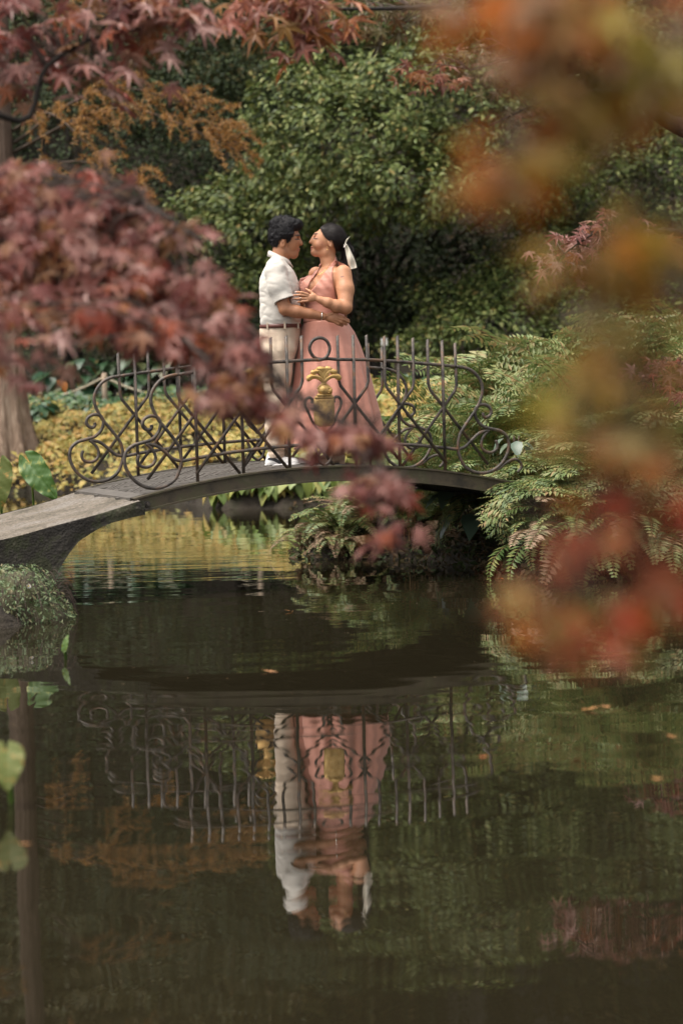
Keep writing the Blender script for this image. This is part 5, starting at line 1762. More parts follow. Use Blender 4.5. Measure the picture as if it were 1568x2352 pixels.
def frond_mesh(kind, length, arch, mat, seed):
    """frond rooted at the origin, rising along +z and arching over towards +y"""
    r = np.random.default_rng(seed)
    n = 22
    t = np.linspace(0, 1, n)
    ang = arch * t ** 1.3                       # lean from the vertical
    ds = length / (n - 1)
    py = np.concatenate([[0], np.cumsum(np.sin(ang[:-1]) * ds)]); pz = np.concatenate([[0], np.cumsum(np.cos(ang[:-1]) * ds)])
    cur = np.stack([0.02 * np.sin(t * 3 + seed), py, pz], 1)
    tan = np.gradient(cur, axis=0); tan /= np.linalg.norm(tan, axis=1)[:, None]
    X_ = np.array([1.0, 0, 0])
    V, Q = [], []

    def blade(p, d, up, L, w):
        s = np.cross(d, up); s /= np.linalg.norm(s) + 1e-9
        k = len(V)
        V.extend([p, p + d * L * 0.45 + s * w * 0.5 + up * 0.1 * w, p + d * L - up * L * 0.12, p + d * L * 0.4 - s * w * 0.5 + up * 0.1 * w])
        Q.append((k, k + 1, k + 2, k + 3))
    if kind == 'royal':
        pairs = 9
        for i in range(pairs):
            u_ = 0.36 + 0.60 * i / (pairs - 1)
            j = u_ * (n - 1); a = int(min(j, n - 2)); f = j - a
            p = cur[a] * (1 - f) + cur[a + 1] * f; tg = tan[a]
            L = length * 0.30 * math.sin(math.pi * (0.22 + 0.72 * (1 - (u_ - 0.36) / 0.6) * 0.75)) * (1.05 - 0.55 * i / pairs)
            nrm = np.cross(X_, tg)
            for sd in (-1, 1):
                d = X_ * sd * 0.86 + tg * 0.5 + r.normal(0, 0.07, 3) - np.array([0, 0, 0.12])
                d /= np.linalg.norm(d)
                m_n = max(4, int(L / 0.029))
                for q in range(m_n):
                    w_q = (q + 0.6) / m_n
                    pp = p + d * L * w_q - np.array([0, 0, 0.10 * L * w_q ** 2])
                    side = np.cross(d, nrm); side /= np.linalg.norm(side)
                    ll = 0.068 * (1 - 0.55 * w_q ** 2) * (length / 0.9)
                    for s2 in (-1, 1):
                        dd = side * s2 * 0.85 + d * 0.5 + r.normal(0, 0.08, 3); dd /= np.linalg.norm(dd)
                        blade(pp, dd, nrm, ll, ll * 0.34)
                blade(p + d * L * 0.97 - np.array([0, 0, 0.1 * L]), d, nrm, 0.05, 0.015)
    else:
        pairs = 26
        for i in range(pairs):
            u_ = 0.14 + 0.85 * i / (pairs - 1)
            j = u_ * (n - 1); a = int(min(j, n - 2)); f = j - a
            p = cur[a] * (1 - f) + cur[a + 1] * f; tg = tan[a]
            nrm = np.cross(X_, tg)
            w_q = (u_ - 0.14) / 0.85
            L = length * 0.165 * (math.sin(math.pi * (0.14 + 0.80 * w_q)) ** 0.7) * (1.1 - 0.35 * w_q)
            for sd in (-1, 1):
                d = X_ * sd * 0.93 + tg * 0.34 + r.normal(0, 0.08, 3); d /= np.linalg.norm(d)
                blade(p, d, nrm, L, 0.030)
    st = MB().tube(cur[::3], np.linspace(0.0048, 0.0014, len(cur[::3])), 4)
    sv = np.concatenate(st.v)
    k = len(V)
    allV = np.concatenate([np.array(V), sv])
    faces = np.concatenate([np.array(Q), np.concatenate(st.q) + k])
    me = np_mesh('frond', allV, [faces], False)
    me.materials.append(mat); me.materials.append(M['fern_stem'])
    mi = np.zeros(len(me.polygons), np.int32); mi[len(Q):] = 1
    me.polygons.foreach_set('material_index', mi)
    return me


FR = {}
for kk in ('royal', 'sword'):
    for mt in ('fern', 'fern_pale', 'fern_dry'):
        FR[kk, mt] = [frond_mesh(kk, 1.0, a, M[mt], i * 13 + 5) for i, a in enumerate((0.9, 1.35, 1.8, 2.3))]


def fern(label, loc, n, size, kind, mats, droop=(0, 3), face=None, spread=0.5, fwd=0.12):
    t = thing('fern', label, 'fern', loc, 'ferns on the right bank')
    for k in range(n):
        mt = mats[int(rng.integers(len(mats)))]
        me = FR[kind, mt][int(rng.integers(droop[0], droop[1] + 1))]
        if face is None: yaw = 2 * math.pi * (k / n) + rng.uniform(-0.4, 0.4)
        else: yaw = face + rng.normal(0, spread) - math.pi / 2
        s = size * rng.uniform(0.7, 1.12)
        o = obj('frond', me, None, t, (rng.normal(0, 0.03), rng.normal(0, 0.03), -0.02))
        o.rotation_euler = (rng.normal(0.0, 0.14) - fwd * rng.uniform(0.4, 1.5), rng.normal(0, 0.15), yaw)
        o.scale = (s, s, s)
    return t


CAM_SIDE = -math.pi / 2
fern_list = []
# tall royal ferns behind the ramp, up the bank: view x, distance, size
for (x, Y, sz, n, word) in ((945, 18.2, 0.75, 10, 'left end of the row behind the railing'), (1000, 19.0, 0.85, 10, 'behind the right railing scroll'), (1050, 18.3, 0.85, 10, 'behind the last railing bars'), (1090, 19.4, 1.0, 11, 'rising past the railing top'),
                          (1140, 18.5, 0.95, 11, 'right of the railing end'), (1185, 19.6, 1.15, 11, 'tall, under the red maple spray'), (1225, 18.6, 1.1, 12, 'tall, right of the bridge end'), (1275, 19.3, 1.25, 12, 'tallest, pale, below the red maple spray'),
                          (1320, 18.4, 1.15, 12, 'tall, left of the orange leaves'), (1375, 19.4, 1.2, 12, 'tall, behind the olive leaf'), (1420, 18.4, 1.1, 11, 'tall, behind the orange leaves'), (1480, 19.2, 1.15, 11, 'tall, near the right edge'), (1540, 18.3, 1.05, 11, 'tall, at the right edge'), (1590, 19.2, 1.1, 10, 'tall, cut by the right edge'),
                          (960, 20.5, 0.8, 9, 'farther back, left of the row'), (1080, 20.8, 0.95, 9, 'farther back, middle of the row'), (1200, 20.8, 1.0, 9, 'farther back, right of the railing')):
    px_ = (x - 784) / F_PX * Y
    fern('green royal fern, %s' % word, (px_, Y, zg(px_, Y)), n, sz * 1.12, 'royal', ('fern', 'fern', 'fern_pale', 'fern_pale') if Y < 20 else ('fern',), (0, 2))
# in front of and beside the ramp, hanging to the water
for (x, Y, sz, n, kd, word) in ((1232, 16.6, 0.58, 8, 'royal', 'beside the bridge end'), (1262, 16.25, 0.62, 9, 'sword', 'hanging beside the dark abutment'), (1275, 16.6, 0.8, 10, 'royal', 'in front, second from the abutment'), (1310, 16.2, 0.7, 10, 'sword', 'hanging to the water, third from the abutment'),
                            (1350, 16.6, 0.85, 10, 'royal', 'in front, behind the red leaves'), (1385, 16.15, 0.7, 10, 'sword', 'hanging behind the pale red leaf'), (1430, 16.5, 0.85, 10, 'royal', 'in front, mid right'), (1465, 16.1, 0.72, 10, 'sword', 'hanging to the water, mid right'), (1505, 16.5, 0.85, 11, 'royal', 'in front, near the right edge'), (1540, 16.05, 0.75, 11, 'sword', 'hanging to the water at the right edge'), (1590, 16.4, 0.8, 9, 'royal', 'in front, cut by the right edge'),
                            (1250, 17.3, 0.85, 10, 'royal', 'over the ramp, left'), (1330, 17.5, 0.9, 10, 'royal', 'over the ramp, middle'), (1410, 17.4, 0.95, 10, 'royal', 'over the ramp, right'), (1500, 17.4, 0.95, 10, 'royal', 'over the ramp, far right'), (1170, 17.9, 0.7, 9, 'royal', 'just behind the bridge end scroll')):
    px_ = (x - 784) / F_PX * Y
    fern('%s fern %s' % ('arching green' if kd == 'royal' else 'sword leaved', word), (px_, Y, max(zg(px_, Y), 0.22 if Y < 17 else 0.3)), n + 5, sz * 1.05, kd, ('fern', 'fern_pale', 'fern', 'fern_pale', 'fern_dry') if kd == 'sword' else ('fern', 'fern_pale'), (1, 3), CAM_SIDE, 0.75, 0.75 if kd == 'sword' else 0.4)
# the little point of land under the bridge
for (x, Y, sz, n, mats, word) in ((735, 18.75, 0.42, 9, ('fern', 'fern_pale', 'fern_dry'), 'at the tip under the bridge'), (775, 18.6, 0.5, 10, ('fern', 'fern_pale'), 'second from the tip under the bridge'), (815, 18.9, 0.58, 10, ('fern', 'fern_pale'), 'under the bridge, left of the hanging maple tip'), (860, 18.6, 0.55, 10, ('fern', 'fern_pale', 'fern_dry'), 'under the bridge, behind the hanging maple tip'),
                               (900, 18.9, 0.6, 10, ('fern',), 'under the bridge, right of the hanging maple tip'), (945, 18.5, 0.55, 9, ('fern',), 'under the bridge, left of the grey leaves'), (985, 18.2, 0.5, 8, ('fern', 'fern_dry'), 'under the bridge, beside the grey leaves'), (840, 19.6, 0.6, 9, ('fern', 'fern_pale'), 'under the bridge, at the back')):
    px_ = (x - 784) / F_PX * Y
    fern('dark green sword fern %s' % word, (px_, Y, max(zg(px_, Y), 0.12)), n + 2, sz, 'sword', mats, (1, 3), CAM_SIDE, 1.1, 0.55)
for (x, Y, word) in ((715, 18.62, 'at the water, tip of the point'), (760, 18.42, 'at the water, left of the hanging maple tip'), (805, 18.40, 'at the water below the hanging maple tip'), (690, 18.8, 'at the water, left end of the point')):
    px_ = (x - 784) / F_PX * Y
    fern('dry brownish fern tuft %s' % word, (px_, Y, 0.08), 14, 0.34, 'sword', ('fern_dry', 'fern_dry', 'fern_pale'), (2, 3), CAM_SIDE, 1.2, 0.6)

# low undergrowth and litter on the right bank
M['litter'] = leaf_mat('litter', [(0.022, 0.034, 0.011), (0.045, 0.065, 0.018), (0.06, 0.04, 0.02), (0.10, 0.06, 0.03), (0.035, 0.05, 0.02)], 0.6, 0.15, spec=0.2)
nb = 60000
x = rng.uniform(-0.6, 4.5, nb); y = rng.uniform(15.6, 25.5, nb)
d = poly_sd(x, y, POND)
ok = (d > -0.06) & (d < 3.6) & (rng.random(nb) < np.where(y < 21, 1.0, 0.5))
x, y, d = x[ok], y[ok], d[ok]
z = ground_z(x, y) * (d > 0) + rng.uniform(0.0, 0.06, len(x))
nrm = np.stack([rng.normal(0, 0.6, len(x)), rng.normal(-0.5, 0.6, len(x)), np.full(len(x), 0.8)], 1)
tag(obj('undergrowth', scatter_mesh('undergrowth', LEAF_V, LEAF_T, np.stack([x, y, z], 1), frames(nrm, unit(len(x)) + [0, -0.3, -0.3]), rng.uniform(0.03, 0.085, len(x))), M['litter']), 'low undergrowth and leaf litter between the ferns', 'undergrowth', kind='stuff')

# broad grey green leaves below the right bridge end
M['grey_leaf'] = leaf_mat('grey_green_leaf', [(0.06, 0.10, 0.07), (0.10, 0.15, 0.10), (0.14, 0.18, 0.12)], 0.35, 0.15)
grey_me = []
for k in range(2):
    me = np_mesh('leaf', bl_v, bl_t, True); me.materials.append(M['grey_leaf']); grey_me.append(me)
for (x, y, Y, n, sz, lab) in ((1055, 1150, 17.6, 9, 0.22, 'grey green broad leaves hanging under the right bridge end'), (1085, 1205, 17.3, 6, 0.24, 'lower grey green broad leaves near the dark water'), (1185, 1040, 17.0, 6, 0.15, 'single bluish leafy sprig beside the bridge end scroll')):
    leafy_plant('broad_leaved_plant', lab, 'plant', P(x, y, Y), n, sz, 0.16, grey_me, None, M['twig'], 0.7, (-0.2, -0.5, -0.3))

# ================================================================== left foreground: mossy stone, creeping plant, elephant ears
cl = np.array([-2.02, 14.45, 0.0])
m = MB(); V = []
nu, nv = 48, 26
for a in range(nv):
    ph = math.pi * a / (nv - 1)
    for b in range(nu):
        t_ = 2 * math.pi * b / nu
        dd = np.array([math.sin(ph) * math.cos(t_), math.sin(ph) * math.sin(t_), math.cos(ph)])
        k = 1 + 0.14 * float(vnoise(dd[0] * 2.2, dd[1] * 2.2, dd[2] * 2.2, 3)) + 0.06 * float(vnoise(dd[0] * 7, dd[1] * 7, dd[2] * 7, 5))
        V.append(dd * np.array([0.34, 0.36, 0.30]) * k)
m.add(np.array(V), grid_faces(nv, nu, wrap_v=True)[:, ::-1])
M['moss_rock'] = rough_mat('mossy_rock', [(0.035, 0.03, 0.02), (0.07, 0.06, 0.035), (0.05, 0.075, 0.02)], 6, 0.95, 0.8, 0.03, 22)
rock_v = np.concatenate(m.v)
tag(obj('mossy_stone', m.mesh('mossy_stone'), M['moss_rock'], None, cl), 'mossy stone at the left water edge below the ramp', 'stone')
M['creeper'] = leaf_mat('creeping_leaf', [(0.06, 0.10, 0.04), (0.10, 0.15, 0.06), (0.17, 0.22, 0.10), (0.20, 0.16, 0.08)], 0.55, 0.2)
cp = thing('creeping_plant', 'small leaved creeping plant spilling over the mossy stone', 'plant', cl)
n = 5200
dd = unit(n); dd = dd[(dd[:, 2] > -0.6)]
k = 1 + 0.14 * vnoise(dd[:, 0] * 2.2, dd[:, 1] * 2.2, dd[:, 2] * 2.2, 3)
p = dd * np.array([0.34, 0.36, 0.30]) * (k + rng.uniform(0.0, 0.18, len(dd)))[:, None]
p = p[(p[:, 2] > -0.02)]
nn = p / np.linalg.norm(p, axis=1)[:, None]
hang = nn * 0.5 + np.array([0, 0, -0.5]) + rng.normal(0, 0.5, p.shape)
sv, stt = ellipse_leaf(0.36, 0.2, 0.2, nseg=2)
tag(obj('foliage', scatter_mesh('foliage', sv, stt, p, frames(nn + rng.normal(0, 0.6, p.shape) + [0, 0, 0.4], hang), rng.uniform(0.018, 0.042, len(p))), M['creeper'], cp), kind='stuff')
m = MB()
for k in range(46):
    a = rng.uniform(-2.6, 0.6); q = np.array([math.cos(a) * 0.33, math.sin(a) * 0.34, rng.uniform(0.02, 0.25)])
    m.tube(smooth_path([q * 0.9, q * 1.12 + [0, 0, 0.03], q * 1.3 + [0, 0, -0.05 - rng.uniform(0, 0.08)]], 4), [0.0018] * 9, 4)
tag(obj('runners', m.mesh('runners'), M['twig'], cp), kind='stuff')
M['petal'] = plain_mat('white_petal', (0.8, 0.76, 0.74), 0.6)
M['flower_eye'] = plain_mat('yellow_eye', (0.7, 0.45, 0.05), 0.7)
for (x, y, Y, lab) in ((67, 1346, 14.2, 'tiny white daisy high on the creeping plant'), (3, 1332, 14.3, 'tiny white daisy at the left edge of the creeping plant')):
    q = P(x, y, Y)
    t = thing('daisy', lab, 'flower', q)
    m = MB()
    for i in range(12):
        a = i * math.pi / 6
        c_, s_ = math.cos(a), math.sin(a)
        m.add([(0, 0, 0), (c_ * 0.010 - s_ * 0.003, -0.004, s_ * 0.010 + c_ * 0.003), (c_ * 0.015, -0.003, s_ * 0.015), (c_ * 0.010 + s_ * 0.003, -0.004, s_ * 0.010 - c_ * 0.003)], [(0, 1, 2, 3)])
    obj('petals', m.mesh('petals'), M['petal'], t)
    m = MB(); ellip(m, np.array([0, -0.004, 0]), np.array([0.0045, 0, 0]), np.array([0, 0.003, 0]), np.array([0, 0, 0.0045]), 8, 5)
    obj('flower_centre', m.mesh('flower_centre'), M['flower_eye'], t)
    obj('stem', MB().tube([(0, 0, 0), (0, 0.05, -0.04)], 0.0012, 4).mesh('stem'), M['creeper'], t)


def ear_leaf(me_name, w=0.75):
    """elephant ear blade: heart shaped with two lobes behind the stalk, ribs pressed in, wavy rim"""
    nu, nv = 17, 25
    V = []
    for j in range(nv):
        t = j / (nv - 1)                      # from lobe end to tip
        yv = -0.34 + 1.34 * t
        hw = w * 0.5 * (np.interp(t, [0, 0.06, 0.18, 0.35, 0.6, 0.8, 0.93, 1], [0.32, 0.62, 0.92, 1.0, 0.86, 0.55, 0.22, 0.0]))
        for i in range(nu):
            s = -1 + 2 * i / (nu - 1)
            xx = s * hw
            yy_ = yv + (0.30 * (1 - min(abs(s) * 2.2, 1)) * max(0, 1 - t / 0.25))       # notch at the stalk
            rib = 0.012 * math.cos((yy_ - abs(xx) * 0.8) * 34) * (abs(s) > 0.04)
            zz = -0.26 * yy_ * abs(yy_) + 0.30 * abs(xx) ** 1.4 * 0.5 + rib + 0.03 * math.sin(yy_ * 17 + 2 * s) * abs(s) ** 2 - 0.012 * (abs(s) < 0.04)
            V.append((xx, yy_, zz))
    return np_mesh(me_name, np.array(V), grid_faces(nv, nu), True)


M['taro'] = leaf_mat('elephant_ear_leaf', [(0.045, 0.11, 0.014), (0.06, 0.13, 0.018), (0.09, 0.15, 0.02)], 0.5, 0.2, patch=((0.26, 0.26, 0.04), 5, 0.55))
M['taro_old'] = leaf_mat('elephant_ear_yellowing', [(0.07, 0.10, 0.014), (0.11, 0.13, 0.02)], 0.6, 0.15, patch=((0.38, 0.20, 0.04), 5, 0.56))
taro_specs = [
    ('elephant_ear', 'green elephant ear leaf folded beside the ramp', (50, 1040), (138, 1150), 17.3, 'taro', (-0.35, -0.85, 0.35), 0.62),
    ('elephant_ear', 'yellowing elephant ear leaf at the left edge beside the ramp', (0, 1045), (-8, 1185), 17.0, 'taro_old', (0.2, -0.9, 0.3), 0.62),
    ('elephant_ear', 'added yellow green leaf with brown patch standing in for a reflection at the left edge', (14, 1700), (18, 1818), 8.1, 'taro_old', (0.1, -0.75, 0.6), 0.95),  # solid leaf added in place of one mirrored in the water
    ('elephant_ear', 'small upright green leaf tip standing in the water below the ramp', (150, 1496), (144, 1462), 12.3, 'taro', (-0.3, -0.8, 0.1), 0.5),
]
for nm, lab, top_, tip_, Y, mt, nrm, ww in taro_specs:
    a, b = P(*top_, Y), P(*tip_, Y - 0.05)
    L = np.linalg.norm(b - a)
    q = a * 0.75 + b * 0.25
    zb = -0.3
    t = thing(nm, lab, 'plant', (q[0], q[1] + 0.12, zb))
    me = ear_leaf('leaf', ww); me.materials.append(M[mt])
    fr = frames(np.array([nrm]), (b - a)[None])[0]
    s = L / 1.34
    o = obj('leaf', me, None, t)
    off = q - np.array([q[0], q[1] + 0.12, zb])
    o.matrix_local = Matrix([[*(fr[i] * s), off[i]] for i in range(3)] + [[0, 0, 0, 1]])
    st = MB().tube(smooth_path([(0, 0, 0), off * np.array([0.5, 0.5, 0.6]) + [0, 0.03, 0], off], 6), np.linspace(0.012, 0.007, 13), 6)
    obj('stalk', st.mesh('stalk'), M['taro'], t)

# ================================================================== maples
def poly_sample(poly, n):
    poly = np.array(poly, float)
    lo, hi = poly.min(0), poly.max(0)
    out = []
    while sum(len(o) for o in out) < n:
        q = rng.uniform(lo, hi, (n * 3, 2))
        out.append(q[poly_sd(q[:, 0], q[:, 1], poly) < 0])
    return np.concatenate(out)[:n]


def maple(name, label, root, limbs, groups, mats, cat='tree', parts_max=300, bark='dark_bark', twig=1.0, tiers=0, bare=()):
    """groups: (polygon, number of sprays, leaves per spray, depth function, spray radius m, leaf size m, material, twig anchor index)"""
    root = np.asarray(root, float)
    t = thing(name, label, cat, root)
    m = MB()
    paths = []
    for pts, rads in limbs:
        paths.append(trunk_tube(m, [np.asarray(p) - root for p in pts], rads, 8))
    obj('trunk', m.mesh('trunk'), M[bark], t)
    lp = np.concatenate(paths[1:] if len(paths) > 1 else paths)
    tw = MB()
    POS, ROT, SC, MT, TI = [], [], [], [], []
    for (poly, ns, per, depth, rad, size, mat) in groups:
        c2 = poly_sample(poly, ns)
        if tiers:      # foliage hangs in tiers
            w_ = c2[:, 1] - 0.33 * c2[:, 0]
            c2[:, 1] += (np.round(w_ / tiers) * tiers - w_) * 0.8
        for (x, y) in c2:
            Y = depth(x, y) + rng.normal(0, rad * 0.8)
            c = P(x, y, Y) - root
            # twig from the nearest limb
            dist = np.linalg.norm(lp - c, axis=1) + 0.3 * np.maximum(0, c[2] - lp[:, 2])
            a = lp[int(np.argmin(dist))]
            if np.linalg.norm(a - c) < 1.6:
                mid = (a + c) / 2 + np.array([0, 0, 0.06]) + rng.normal(0, 0.03, 3)
                tw.tube(smooth_path([a, mid, c + [0, 0, 0.02]], 4), np.linspace(0.0045, 0.0018, 9) * twig, 4)
            k = max(1, int(rng.poisson(per)))
            off = rng.normal(0, 1, (k, 3)) * np.array([rad, rad, rad * 0.45])
            pos = c + off
            outw = off * np.array([1, 1, 0.3]); outw /= np.linalg.norm(outw, axis=1)[:, None] + 1e-6
            tip = outw * 0.8 + np.array([0, -0.2, -0.38]) + rng.normal(0, 0.35, (k, 3))
            nrm = np.array([0, -0.5, 0.75]) + outw * 0.3 + rng.normal(0, 0.42, (k, 3))
            POS.append(pos); ROT.append(frames(nrm, tip)); SC.append(size * rng.uniform(0.65, 1.2, k)); MT += [mat] * k; TI.append(rng.integers(0, 5, k))
    if tw.n: tag(obj('twigs', tw.mesh('twigs'), M['twig'], t), kind='stuff')
    POS, ROT, SC, TI = np.concatenate(POS), np.concatenate(ROT), np.concatenate(SC), np.concatenate(TI)
    MT = np.array(MT)
    q = POS + root
    px_, py_ = proj(q)
    keep = np.ones(len(q), bool)
    for (x0, y0, x1, y1) in bare:      # openings between the sprays
        keep &= ~((px_ > x0) & (px_ < x1) & (py_ > y0) & (py_ < y1))
    POS, ROT, SC, TI, MT, q, px_, py_ = POS[keep], ROT[keep], SC[keep], TI[keep], MT[keep], q[keep], px_[keep], py_[keep]
    vis = (px_ > -40) & (px_ < 1610) & (py_ > -40) & (py_ < 2400)
    score = np.where(vis, SC / q[:, 1], -1)
    order = np.argsort(-score)
    single = order[:min(parts_max, int(vis.sum()))]
    rest = order[len(single):]
    cache = {}
    for i in single:
        key = (MT[i], int(TI[i]))
        if key not in cache:
            me = np_mesh('leaf', *MAPLE[TI[i]], False); me.materials.append(M[MT[i]]); cache[key] = me
        o = obj('leaf', cache[key], None, t)
        o.matrix_local = Matrix([[*(ROT[i][r] * SC[i]), POS[i][r]] for r in range(3)] + [[0, 0, 0, 1]])
    for mat in set(MT[rest]):
        r_ = rest[MT[rest] == mat]
        V, Fc, nb_ = [], [], 0
        for ti in range(5):
            s_ = r_[TI[r_] == ti]
            if not len(s_): continue
            tv, tf = MAPLE[ti]
            vv = np.einsum('nij,kj->nki', ROT[s_], tv) * SC[s_][:, None, None] + POS[s_][:, None, :]
            V.append(vv.reshape(-1, 3)); Fc.append((tf[None] + (np.arange(len(s_)) * len(tv))[:, None, None]).reshape(-1, 3) + nb_); nb_ += len(s_) * len(tv)
        if V: tag(obj('foliage', np_mesh('foliage', np.concatenate(V), np.concatenate(Fc)), M[mat], t), kind='stuff')
    return t


M['burgundy'] = leaf_mat('burgundy_maple', [(0.09, 0.022, 0.018), (0.18, 0.05, 0.040), (0.30, 0.125, 0.10), (0.40, 0.23, 0.20), (0.26, 0.12, 0.04), (0.32, 0.06, 0.04), (0.15, 0.10, 0.035)], 0.42, 0.3, [0, 0.16, 0.38, 0.62, 0.8, 0.92, 1.0])
M['rust_maple'] = leaf_mat('rust_maple', [(0.16, 0.06, 0.04), (0.26, 0.09, 0.06), (0.34, 0.13, 0.08), (0.22, 0.12, 0.03), (0.32, 0.10, 0.03)], 0.42, 0.3)
M['olive_maple'] = leaf_mat('olive_maple', [(0.06, 0.045, 0.018), (0.11, 0.075, 0.025), (0.12, 0.10, 0.03), (0.16, 0.06, 0.025)], 0.42, 0.25)
M['orange_maple'] = leaf_mat('orange_maple', [(0.40, 0.08, 0.010), (0.55, 0.19, 0.02), (0.30, 0.10, 0.03), (0.32, 0.25, 0.03), (0.34, 0.16, 0.06), (0.42, 0.28, 0.18), (0.22, 0.10, 0.03), (0.30, 0.26, 0.035)], 0.45, 0.4)  # the pale beige paints sky glare on leaf undersides into the colour
M['olive_near'] = leaf_mat('yellowing_maple', [(0.30, 0.27, 0.035), (0.46, 0.17, 0.025), (0.22, 0.20, 0.03), (0.42, 0.20, 0.04), (0.36, 0.30, 0.05), (0.34, 0.15, 0.05), (0.26, 0.24, 0.04), (0.46, 0.34, 0.22)], 0.45, 0.4)  # palest tone is painted sky glare as well
M['red_maple'] = leaf_mat('red_maple', [(0.50, 0.02, 0.012), (0.28, 0.09, 0.035), (0.48, 0.16, 0.025), (0.24, 0.09, 0.03), (0.40, 0.26, 0.17), (0.28, 0.21, 0.05), (0.30, 0.12, 0.05), (0.46, 0.08, 0.03)], 0.45, 0.4)  # pale beige again stands for sky reflected on the leaves

# left: big burgundy maple leaning over the water from the left bank
L_main = [(-20, 375), (100, 395), (240, 430), (330, 480), (390, 525), (430, 550), (455, 585), (468, 640), (468, 700), (505, 770), (550, 825), (520, 835), (480, 850), (420, 810), (330, 800), (280, 780), (200, 730), (140, 680), (60, 660), (-20, 690)]
L_tail1 = [(500, 860), (570, 810), (640, 860), (620, 920), (590, 935), (555, 970), (520, 965), (505, 920)]
L_tail2 = [(640, 940), (690, 975), (800, 990), (850, 1005), (870, 1040), (810, 1040), (750, 1030), (670, 1015), (640, 965)]
L_tail3 = [(815, 1030), (870, 1035), (895, 1110), (912, 1190), (910, 1250), (890, 1255), (868, 1200), (845, 1110)]
L_top = [(-20, -20), (470, -20), (450, 30), (370, 130), (320, 200), (300, 270), (230, 240), (150, 170), (80, 200), (-20, 170)]
L_low = [(-20, 700), (70, 720), (78, 800), (60, 850), (-20, 860)]
dep = lambda x, y: 8.3 - (y - 400) / 400 * 0.5 - (x / 1000) * 0.35
rt = (-2.75, 9.4, zg(-2.75, 9.4))
limbs = [([(-2.75, 9.4, 0.1), (-2.55, 9.2, 1.2), (-2.2, 8.8, 2.6), (-2.0, 8.6, 4.0)], [0.13, 0.11, 0.08, 0.05]),
         ([(-2.5, 9.1, 1.35), tuple(P(-30, 470, 9.0)), tuple(P(200, 500, 8.7)), tuple(P(400, 620, 8.1)), tuple(P(560, 780, 7.7)), tuple(P(700, 930, 7.45)), tuple(P(860, 1030, 7.25)), tuple(P(900, 1240, 7.0))], [0.03, 0.018, 0.014, 0.010, 0.007, 0.005, 0.003, 0.002]),
         ([(-2.3, 8.9, 2.3), tuple(P(-20, 450, 9.1)), tuple(P(180, 450, 8.9)), tuple(P(330, 470, 8.0)), tuple(P(470, 560, 7.8))], [0.025, 0.015, 0.011, 0.008, 0.004]),
         ([(-2.5, 9.1, 1.35), tuple(P(-20, 560, 8.9)), tuple(P(160, 600, 8.6)), tuple(P(330, 700, 8.2)), tuple(P(480, 830, 7.0))], [0.025, 0.015, 0.011, 0.008, 0.004]),
         ([(-2.1, 8.7, 3.2), tuple(P(0, 265, 9.6)), tuple(P(110, 150, 9.7)), tuple(P(240, 80, 9.8)), tuple(P(400, 60, 9.9))], [0.03, 0.014, 0.010, 0.007, 0.003])]
maple('maple_tree', 'burgundy maple leaning in from the left over the railing', rt, limbs,
      [(L_main, 185, 6.5, dep, 0.076, 0.073, 'burgundy'), (L_tail1, 20, 5, dep, 0.05, 0.070, 'burgundy'), (L_tail2, 34, 4.5, dep, 0.036, 0.064, 'burgundy'), (L_tail3, 27, 4, dep, 0.032, 0.062, 'burgundy'),
       (L_top, 42, 5, lambda x, y: 9.8, 0.10, 0.105, 'burgundy'), (L_low, 7, 6, lambda x, y: 7.6, 0.08, 0.085, 'burgundy')], None, tiers=105, bare=((565, 440, 860, 770), (620, 770, 860, 880), (680, 830, 825, 985)))

# right: maple on the right bank, its branches crossing the top and right of the view
rr = (3.4, 17.6, zg(3.4, 17.6))
limbs = [([(3.4, 17.6, 0.5), (3.3, 17.2, 2.2), (3.1, 16.6, 4.2), (2.9, 16.2, 6)], [0.16, 0.13, 0.09, 0.05]),
         ([(3.3, 17.1, 2.6), tuple(P(1600, 310, 14.6)), tuple(P(1535, 280, 14.2)), tuple(P(1440, 220, 13.6)), tuple(P(1330, 215, 13.2)), tuple(P(1230, 240, 13.0)), tuple(P(1120, 290, 12.9))], [0.09, 0.06, 0.045, 0.03, 0.015, 0.008, 0.003]),
         ([(3.1, 16.6, 4.2), tuple(P(1500, -60, 13.5)), tuple(P(1250, -30, 12.6)), tuple(P(1080, 10, 12.2)), tuple(P(880, 20, 11.8)), tuple(P(700, 20, 11.5))], [0.07, 0.05, 0.03, 0.018, 0.010, 0.004]),
         ([tuple(P(1535, 280, 14.2)), tuple(P(1400, 150, 13.2)), tuple(P(1250, 120, 12.8)), tuple(P(1080, 160, 12.6))], [0.03, 0.016, 0.008, 0.003]),
         ([(3.35, 17.3, 1.6), tuple(P(1600, 560, 15.4)), tuple(P(1480, 530, 15.2)), tuple(P(1380, 530, 15.0)), tuple(P(1285, 590, 14.9))], [0.05, 0.03, 0.014, 0.008, 0.003]),
         ([(3.35, 17.3, 1.6), tuple(P(1620, 850, 15.4)), tuple(P(1540, 860, 15.3)), tuple(P(1460, 880, 15.2))], [0.04, 0.02, 0.008, 0.003])]
